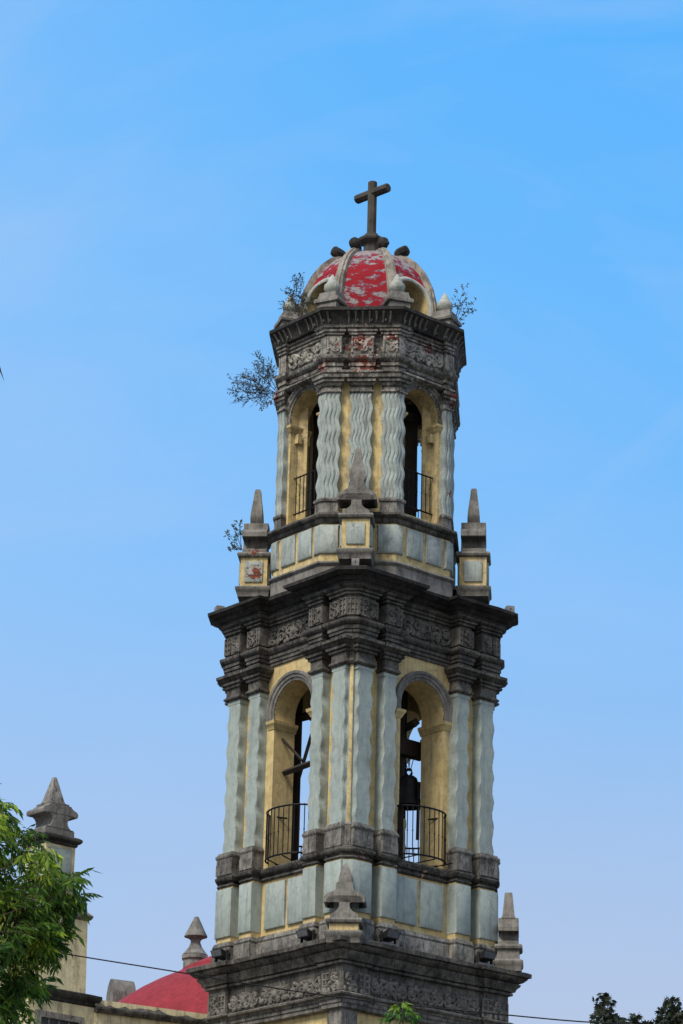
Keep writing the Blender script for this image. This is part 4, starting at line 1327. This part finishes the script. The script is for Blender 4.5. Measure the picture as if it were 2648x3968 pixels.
ppart('obelisk', [(0.2, 0.2, 12.35), (0.2, 0.2, 12.40), (0.15, 0.15, 12.425), (0.135, 0.135, 12.46), (0.03, 0.03, 12.875), (0.012, 0.012, 12.89)], M_base)

# low church wall between pylon and tower
cw = thing('church_wall', 'weathered cream wall with a crumbling dark coping between pylon and tower', 'wall', (-4.2, -1.0, GZ), math.atan2(1.0, 1.66))
m = MB(); m.box((1.1, 0.2, 4.45 + 0.9), (2.4, 0.4, 10.7)); obj('wall_body', m, M_yel_p, cw)
m = MB()
n = 26
rings = []
rnd = random.Random(8)
for i in range(n + 1):
    x = -0.1 + 2.35 * i / n
    j = rnd.uniform(-0.02, 0.03)
    zt = 10.63 + (0.03 if 8 < i < 15 else 0) + j
    rings.append([(x, -0.06, 10.48), (x, -0.10, 10.53), (x, -0.10 + j * .5, 10.57), (x, -0.02, zt - 0.02), (x, 0.2, zt), (x, 0.45, 10.55), (x, 0.45, 10.48)])
m.loft(rings); obj('coping', m, M_dark, cw)

nave = thing('church_nave', 'church nave roof drum carrying a smooth red dome behind the wall', 'church', (-1.9, 9.0, GZ))
m = MB(); m.box((-0.6, 0.5, 5.75), (5.6, 8.5, 11.5)); obj('nave_wall', m, M_yel_p, nave)
m = MB()
m.lathe([(3.9, 9.8), (3.55, 10.2), (3.1, 10.66), (2.72, 10.92), (2.42, 11.09), (2.0, 11.29), (1.88, 11.33), (1.86, 11.40), (1.6, 11.53), (1.2, 11.73), (0.7, 11.9), (0.05, 12.0)], (0.3, -1.0), 64)
obj('red_dome', m, M_redroof, nave, 30, OFF)
pn = thing('pinnacle', 'pale grey pinnacle with a cone top on the church roof behind the red dome', 'pinnacle', (-3.30, 10.0, GZ))
m = MB(); m.lathe([(0.25, 9.8), (0.25, 12.08), (0.285, 12.1), (0.285, 12.16), (0.27, 12.2)], (0, 0), 8, PI / 8); obj('pedestal', m, M_grey, pn, 30, OFF)
m = MB(); m.lathe([(0.27, 12.19), (0.22, 12.25), (0.14, 12.35), (0.1, 12.45), (0.105, 12.5), (0.17, 12.55), (0.24, 12.57), (0.235, 12.6), (0.19, 12.68), (0.12, 12.83), (0.06, 12.95), (0.045, 12.985), (0.01, 13.0)], (0, 0), 24); obj('cone', m, M_grey, pn, 40, OFF)
mer = MB()
P = [(-0.2, 0), (0.2, 0), (0.2, 0.1), (0.17, 0.12), (0.19, 0.3), (0.15, 0.5), (0.08, 0.6), (0.02, 0.64), (-0.03, 0.62), (-0.12, 0.5), (-0.18, 0.3), (-0.17, 0.12), (-0.2, 0.1)]
mer.add([(x, -0.25, z) for x, z in P] + [(x, 0.25, z) for x, z in P], [(j, (j + 1) % 13, 13 + (j + 1) % 13, 13 + j) for j in range(13)] + [tuple(range(13))[::-1], tuple(range(13, 26))])
mer.box((0, 0, -0.7), (0.42, 0.52, 1.4))
mr = obj('merlon', mer, M_grey); mr.location = (-4.78, 10.0, 11.0); mr.rotation_euler = (0, 0, R_(-62))
tag(mr, 'small grey round-topped merlon left of the red dome', 'merlon')

# ------------------------------------------------------------------ overhead cable
pts = []
KP = [(-9.0, 7.02), (-6.0, 6.42), (-3.54, 5.985), (-2.92, 5.885), (-1.76, 5.725), (-1.21, 5.645), (-0.49, 5.55), (0.31, 5.468), (1.85, 5.35), (2.35, 5.322), (4.5, 5.27), (9.0, 5.36)]
for i in range(len(KP) - 1):
    for j in range(8):
        t = j / 8
        p0, p1, p2, p3 = KP[max(0, i - 1)], KP[i], KP[i + 1], KP[min(len(KP) - 1, i + 2)]
        h = p2[0] - p1[0]
        m1 = (p2[1] - p0[1]) / (p2[0] - p0[0]); m2 = (p3[1] - p1[1]) / (p3[0] - p1[0])
        z = (2*t**3 - 3*t**2 + 1) * p1[1] + (t**3 - 2*t**2 + t) * h * m1 + (3*t**2 - 2*t**3) * p2[1] + (t**3 - t**2) * h * m2
        pts.append(Vector((p1[0] + h * t, -20.0, z)))
m = MB(); m.tube(pts, 0.007, 6)
tag(obj('overhead_cable', m, M_iron), 'thin black overhead cable sagging across the bottom of the view', 'cable')

# ------------------------------------------------------------------ plants
def leaf(mb, p, d, up, L, w, tone, bend=0.15):
    d = d.normalized()
    s = d.cross(up)
    s = s.normalized() if s.length > 1e-5 else d.orthogonal().normalized()
    nrm = s.cross(d)
    a = p + d * L * 0.4 - nrm * L * bend * 0.3
    b = p + d * L - nrm * L * bend
    mb.add([p, a + s * w / 2 + nrm * w * .12, b, a - s * w / 2 + nrm * w * .12], [(0, 1, 2), (0, 2, 3)], tone)

def rv(rnd, k=1.0):
    return Vector((rnd.uniform(-k, k), rnd.uniform(-k, k), rnd.uniform(-k, k)))

def ash_twig(lv, br, p, d, rnd, L=0.11, n=9, tone=0.4, droop=0.7):
    """a compound leaf: pairs of narrow hanging leaflets on a stalk"""
    d = d.normalized()
    q = Vector(p)
    path = [q.copy()]
    for i in range(n // 2 + 1):
        f = i / (n // 2)
        d = (d + Vector((0, 0, -droop * 0.35))).normalized()
        q = q + d * L * 0.33
        path.append(q.copy())
        side = d.cross(Vector((0, 0, 1)))
        side = side.normalized() if side.length > 1e-4 else Vector((1, 0, 0))
        for s in ((-1, 1) if i < n // 2 else (0,)):
            dd = d * 0.6 + side * s * 0.7 + Vector((0, 0, -droop)) + rv(rnd, 0.25)
            leaf(lv, q, dd, (side * 0.3 + rv(rnd, 1)).normalized(), L * rnd.uniform(0.7, 1.2), L * rnd.uniform(0.24, 0.34), min(1, max(0, tone + rnd.gauss(0, 0.16))), 0.2)
    br.tube(path, 0.003, 3, False)

# ash tree on the left: right boundary of the crown (X) by height
def ash_bound(z):
    T = [(2.0, -2.6), (3.7, -2.42), (4.0, -2.3), (4.15, -2.2), (4.3, -2.02), (4.5, -1.95), (4.7, -1.98), (4.83, -1.88), (4.95, -1.9), (5.03, -2.12), (5.2, -2.25), (5.35, -2.4), (5.5, -2.62), (5.8, -2.95), (6.1, -3.3), (6.6, -3.9)]
    for (z0, x0), (z1, x1) in zip(T[:-1], T[1:]):
        if z0 <= z <= z1:
            return x0 + (x1 - x0) * (z - z0) / (z1 - z0) - 0.17
    return -3.6
def make_ash():
    rnd = random.Random(4)
    t = thing('ash_tree', 'leafy green ash tree with yellow-green seed bunches at the left edge', 'tree', (-4.4, -27.2, GZ))
    o = Vector((-4.4, -27.2, 0))
    tr, lv, br, sd = MB(), MB(), MB(), MB()
    tr.tube([(0, 0, GZ), (0.05, 0, 1.0), (-0.05, 0.05, 2.6), (0.1, 0, 4.2), (0.2, 0.05, 5.6)], 0.19, 10, True, 0.05)
    limbs = []
    for i in range(16):
        z0 = 1.6 + 3.6 * i / 16
        zt = min(5.9, z0 + rnd.uniform(0.6, 1.2))
        a = rnd.uniform(-0.9, 0.9) if i % 3 else rnd.uniform(2, 4.2)
        ln = rnd.uniform(1.2, 2.1)
        path = [Vector((0, 0, z0)), Vector((math.cos(a) * ln * .5, math.sin(a) * ln * .5, z0 + (zt - z0) * .6)), Vector((math.cos(a) * ln, math.sin(a) * ln, zt))]
        tr.tube(path, 0.05, 6, True, 0.012)
    # clumps
    clumps = []
    for i in range(430):
        z = rnd.uniform(2.3, 6.4)
        xb = ash_bound(z + 0.07)
        x = xb - 0.13 - abs(rnd.gauss(0, 0.5)) if rnd.random() < 0.86 else rnd.uniform(-6.3, xb - 0.2)
        y = -27.2 + rnd.gauss(0, 0.45)
        clumps.append(Vector((x, y, z)))
    # explicit sprays along the outline so that it stays ragged
    for (x, z) in ((-1.93, 4.95), (-1.97, 4.8), (-2.08, 4.98), (-2.22, 5.15), (-2.3, 5.25), (-2.0, 4.62), (-2.08, 4.5), (-2.1, 4.35), (-2.25, 4.2), (-2.42, 5.4), (-2.53, 5.5), (-2.32, 4.05)):
        for j in range(2):
            clumps.append(Vector((x - 0.24, -27.2 + rnd.gauss(0, 0.2), z - 0.02 + rnd.uniform(-.04, .04))))
    for c in clumps:
        base = rnd.choice([0.05, 0.15, 0.3, 0.5, 0.75])
        out = Vector((0.8, rnd.uniform(-.5, .5), rnd.uniform(-.1, .4)))
        root = c - o - out.normalized() * 0.2
        br.tube([root - out.normalized() * 0.25 - Vector((0, 0, .08)), root, c - o], 0.006, 4, True, 0.003)
        for j in range(7):
            dr = out.normalized() * 0.5 + rv(rnd, 0.8)
            p = c - o + rv(rnd, 0.09)
            ash_twig(lv, br, p, dr, rnd, rnd.uniform(0.068, 0.1), 9, base, 0.5)
        if rnd.random() < 0.3:
            sp = c - o + rv(rnd, 0.1) + Vector((0, -0.22, 0))
            for j in range(34):
                p = sp + Vector((rnd.gauss(0, 0.04), rnd.gauss(0, 0.04), rnd.uniform(-0.14, 0.06)))
                leaf(sd, p, Vector((rnd.uniform(-.3, .3), rnd.uniform(-.3, .3), -1)), rv(rnd), 0.042, 0.011, rnd.random(), 0.1)
    obj('trunk', tr, M_bark, t)
    br.tone = []
    obj('twigs', br, M_bark, t)
    obj('crown', lv, L_ash, t)
    obj('seed_bunches', sd, L_seed, t)
    for ch in t.children:
        ch.location = (0, 0, -GZ)
make_ash()

def star_leaf(mb, p, L, rnd, tone):
    d = (Vector((rnd.uniform(-1, 1), rnd.uniform(-1, 1), -0.7))).normalized()
    s = d.orthogonal().normalized()
    s = (Matrix.Rotation(rnd.uniform(0, 6.28), 3, d) @ s)
    for a in (-1.1, -0.55, 0, 0.55, 1.1):
        dd = Matrix.Rotation(a, 3, d.cross(s)) @ d
        ll = L * (1 - 0.25 * abs(a))
        w = (d.cross(s).cross(dd)).normalized() * L * 0.16
        mb.add([p - w * .6, p + dd * ll * .45 - w * .8, p + dd * ll, p + dd * ll * .45 + w * .8, p + w * .6], [(0, 1, 2, 3, 4)], tone)

def maple(X, Y, tops, zlow, label, seed):
    rnd = random.Random(seed)
    t = thing('maple_tree', label, 'tree', (X, Y, GZ), 0, 'dark star-leaved trees at lower right')
    tr, lv = MB(), MB()
    tr.tube([(0, 0, 0), (0.05, 0, 4), (0, 0.05, zlow - GZ + 0.6)], 0.2, 8, True, 0.05)
    for (dx, zt, wid) in tops:
        tr.tube([(0, 0, zlow - GZ - 2.0), (dx * .6, 0, zlow - GZ), (dx, 0, zt - GZ - 0.15)], 0.05, 6, True, 0.01)
        H = zt - zlow
        n = int(520 * H * wid / 0.5)
        for i in range(n):
            f = rnd.random() ** 0.75
            z = zt - f * H - 0.03
            a = rnd.uniform(0, 2 * PI)
            env = wid * min(1, (f * 5 + 0.05) ** 0.5) * (0.85 + 0.3 * f) * (0.7 + 0.5 * abs(math.sin(z * 5.3 + dx * 7 + a)))
            r = env * rnd.random() ** 0.5
            p = Vector((dx + r * math.cos(a), r * math.sin(a), z - GZ))
            star_leaf(lv, p, rnd.uniform(0.1, 0.16), rnd, min(1, max(0, rnd.gauss(0.4, 0.22))))
        for i in range(int(n * 0.08)):
            z = zt - rnd.random() * H
            tr.tube([(dx, 0, z - GZ - 0.2), (dx + rnd.uniform(-wid, wid) * .7, rnd.uniform(-wid, wid) * .7, z - GZ)], 0.012, 4, True, 0.005)
    # the unseen lower crown
    for i in range(1400):
        z = rnd.uniform(zlow - 4.5, zlow + 0.05)
        r = 1.25 * rnd.random() ** 0.5
        a = rnd.uniform(0, 2 * PI)
        star_leaf(lv, Vector((r * math.cos(a), r * math.sin(a), z - GZ)), rnd.uniform(0.1, 0.16), rnd, min(1, max(0, rnd.gauss(0.35, 0.2))))
    obj('trunk', tr, M_bark, t)
    obj('crown', lv, L_dark, t)
maple(5.13, 10.0, [(-0.03, 11.66, 0.24), (0.16, 11.2, 0.3)], 10.7, 'dark star-leaved treetop standing alone just right of the cable end', 31)
maple(5.75, 10.0, [(-0.05, 11.22, 0.25), (-0.36, 10.95, 0.18), (0.22, 10.98, 0.25)], 10.5, 'lowest of the dark star-leaved treetops, between the two taller ones', 32)
maple(6.6, 10.0, [(-0.1, 11.6, 0.3), (-0.38, 11.2, 0.27), (0.15, 11.25, 0.36), (0.36, 11.72, 0.24), (0.66, 11.85, 0.34)], 10.6, 'broadest dark star-leaved treetop at the bottom right corner', 33)

# small plants rooted in the masonry
def shrub(name, label, p0, tips, seed, lf=0.05, dens=9, stem_r=0.012, tone=0.35, mat=None):
    """p0 root in the tower frame; tips: list of end points relative to the root, in world axes"""
    rnd = random.Random(seed)
    t = thing(name, label, 'plant', tw(*p0), 0, 'wild plants rooted in the tower masonry')
    st, lv = MB(), MB()
    for tip in tips:
        tip = Vector(tip)
        mid = tip * 0.5 + Vector((0, 0, 0.12 * tip.length)) * (0.3) + rv(rnd, 0.03 * tip.length)
        N = 8
        path = [Vector((0, 0, 0)).lerp(mid, i / N).lerp(mid.lerp(tip, i / N), i / N) for i in range(N + 1)]
        st.tube(path, stem_r, 5, True, stem_r * 0.3)
        L = tip.length
        for i in range(max(4, int(dens * L / 0.5))):
            f = rnd.uniform(0.3, 1.0)
            k = min(N - 1, int(f * N))
            b = path[k].lerp(path[k + 1], f * N - k)
            d = (tip.normalized() * 0.55 + rv(rnd, 0.85)).normalized()
            ln = rnd.uniform(0.1, 0.26) * (1.15 - 0.5 * f) * min(1.2, L / 0.6)
            e = b + d * ln
            st.tube([b, b.lerp(e, 0.5) + rv(rnd, 0.01), e], stem_r * 0.3, 4, True, 0.0015)
            for j in range(7):
                q = b.lerp(e, rnd.uniform(0.35, 1.0))
                leaf(lv, q, d + rv(rnd, 0.9) + Vector((0, 0, -0.2)), rv(rnd), lf * rnd.uniform(0.6, 1.2), lf * 0.42, min(1, max(0, rnd.gauss(tone, 0.2))))
    obj('stem', st, M_bark, t)
    obj('foliage', lv, mat or L_shrub, t)
shrub('sapling', 'thin upright sapling growing at the left foot of the red dome', (-1.42, 0.42, 21.62), [(0.0, 0, 1.0), (-0.16, 0, 0.72), (0.17, 0, 0.6), (-0.26, -.05, 0.42), (0.1, 0.0, 0.95), (0.28, 0, 0.55)], 51, 0.045, 13, 0.009)
shrub('sapling', 'sparse sapling sprouting right of the red dome above the cornice corner', (0.83, -1.4, 21.7), [(0.25, 0, 0.72), (0.12, 0, 0.5), (0.4, 0, 0.55), (0.33, 0, 0.3), (0.18, 0, 0.8)], 52, 0.05, 6, 0.006, 0.5)
shrub('shrub', 'spreading wild shrub growing sideways from the left of the lantern entablature', (-1.5, 0.72, 20.3), [(-0.8, 0.0, 0.05), (-0.66, 0, 0.36), (-0.42, -.1, 0.72), (-0.75, 0.1, -0.1), (-0.32, 0, -0.25), (-0.2, 0, 0.62), (-0.5, 0.2, 0.2), (-0.84, -0.1, 0.2), (-0.5, 0.1, 0.55)], 53, 0.036, 34, 0.007)
shrub('shrub', 'small tufted shrub growing beside the left obelisk finial', (-1.58, 1.55, 17.5), [(-0.16, 0, 0.42), (-0.3, 0, 0.32), (-0.2, 0, 0.12), (-0.06, 0, 0.5), (-0.25, 0, 0.0)], 54, 0.055, 11, 0.008, 0.55)

# young tree whose bright tip rises in front of the tower
def young():
    rnd = random.Random(77)
    X, Y, zt = 0.47, -20.0, 5.50
    t = thing('young_tree', 'bright green tip of a young tree in front of the tower base', 'tree', (X, Y, GZ))
    tr, lv = MB(), MB()
    tr.tube([(0, 0, 0), (0.03, 0, 3.0), (-0.02, 0, 5.4), (0.02, 0, zt - GZ)], 0.06, 8, True, 0.004)
    for i in range(46):
        f = (i / 46)
        z = zt - GZ - 0.02 - f * (0.5 if i < 20 else 2.6)
        a = i * 2.4
        L = 0.05 + 0.13 * min(1, f * 3)
        d = Vector((math.cos(a), math.sin(a), 0.35))
        path = [Vector((0, 0, z)), Vector((0, 0, z)) + d * L * .6, Vector((0, 0, z)) + d * L + Vector((0, 0, -0.05))]
        tr.tube(path, 0.004, 4, True, 0.002)
        for j in range(7):
            q = path[1].lerp(path[2], j / 6)
            leaf(lv, q, Vector((d.x * .7, d.y * .7, -0.9)) + rv(rnd, 0.5), rv(rnd), rnd.uniform(0.06, 0.11), 0.028, min(1, max(0, (0.85 if i < 9 else 0.35) + rnd.gauss(0, 0.15))), 0.25)
    obj('trunk', tr, M_bark, t)
    obj('crown', lv, L_young, t)
young()

# palm whose leaf tips just reach into the left edge
def palm():
    rnd = random.Random(5)
    X, Y = -5.46, -28.0
    t = thing('palm_tree', 'palm tree with only its dark leaf tips reaching in at the left edge', 'tree', (X, Y, GZ))
    m = MB(); m.tube([(0, 0, 0), (0.1, 0, 4), (0, 0, 10.9)], 0.2, 12, True, 0.14); obj('trunk', m, M_bark, t)
    for i in range(10):
        a = i * 2 * PI / 10
        m = MB()
        path = []
        ln = 2.55
        for j in range(13):
            f = j / 12
            path.append(Vector((math.cos(a) * ln * f, math.sin(a) * ln * f, 10.9 + 0.75 * f - 1.15 * f * f)))
        m.tube(path, 0.022, 5, True, 0.005)
        m.tone = [0.5] * len(m.v)
        for j in range(2, 13):
            for s in (-1, 1):
                d = (path[j] - path[j - 1]).normalized()
                sd = d.cross(Vector((0, 0, 1))).normalized()
                for kx in (0, 0.5):
                    p = path[j].lerp(path[j - 1], kx)
                    leaf(m, p, d * 0.9 + sd * s * 0.8 + Vector((0, 0, -0.55)), Vector((0, 0, 1)), 0.55 * (1.1 - 0.6 * j / 12), 0.03, rnd.random(), 0.25)
        obj('frond', m, L_palm, t)
palm()
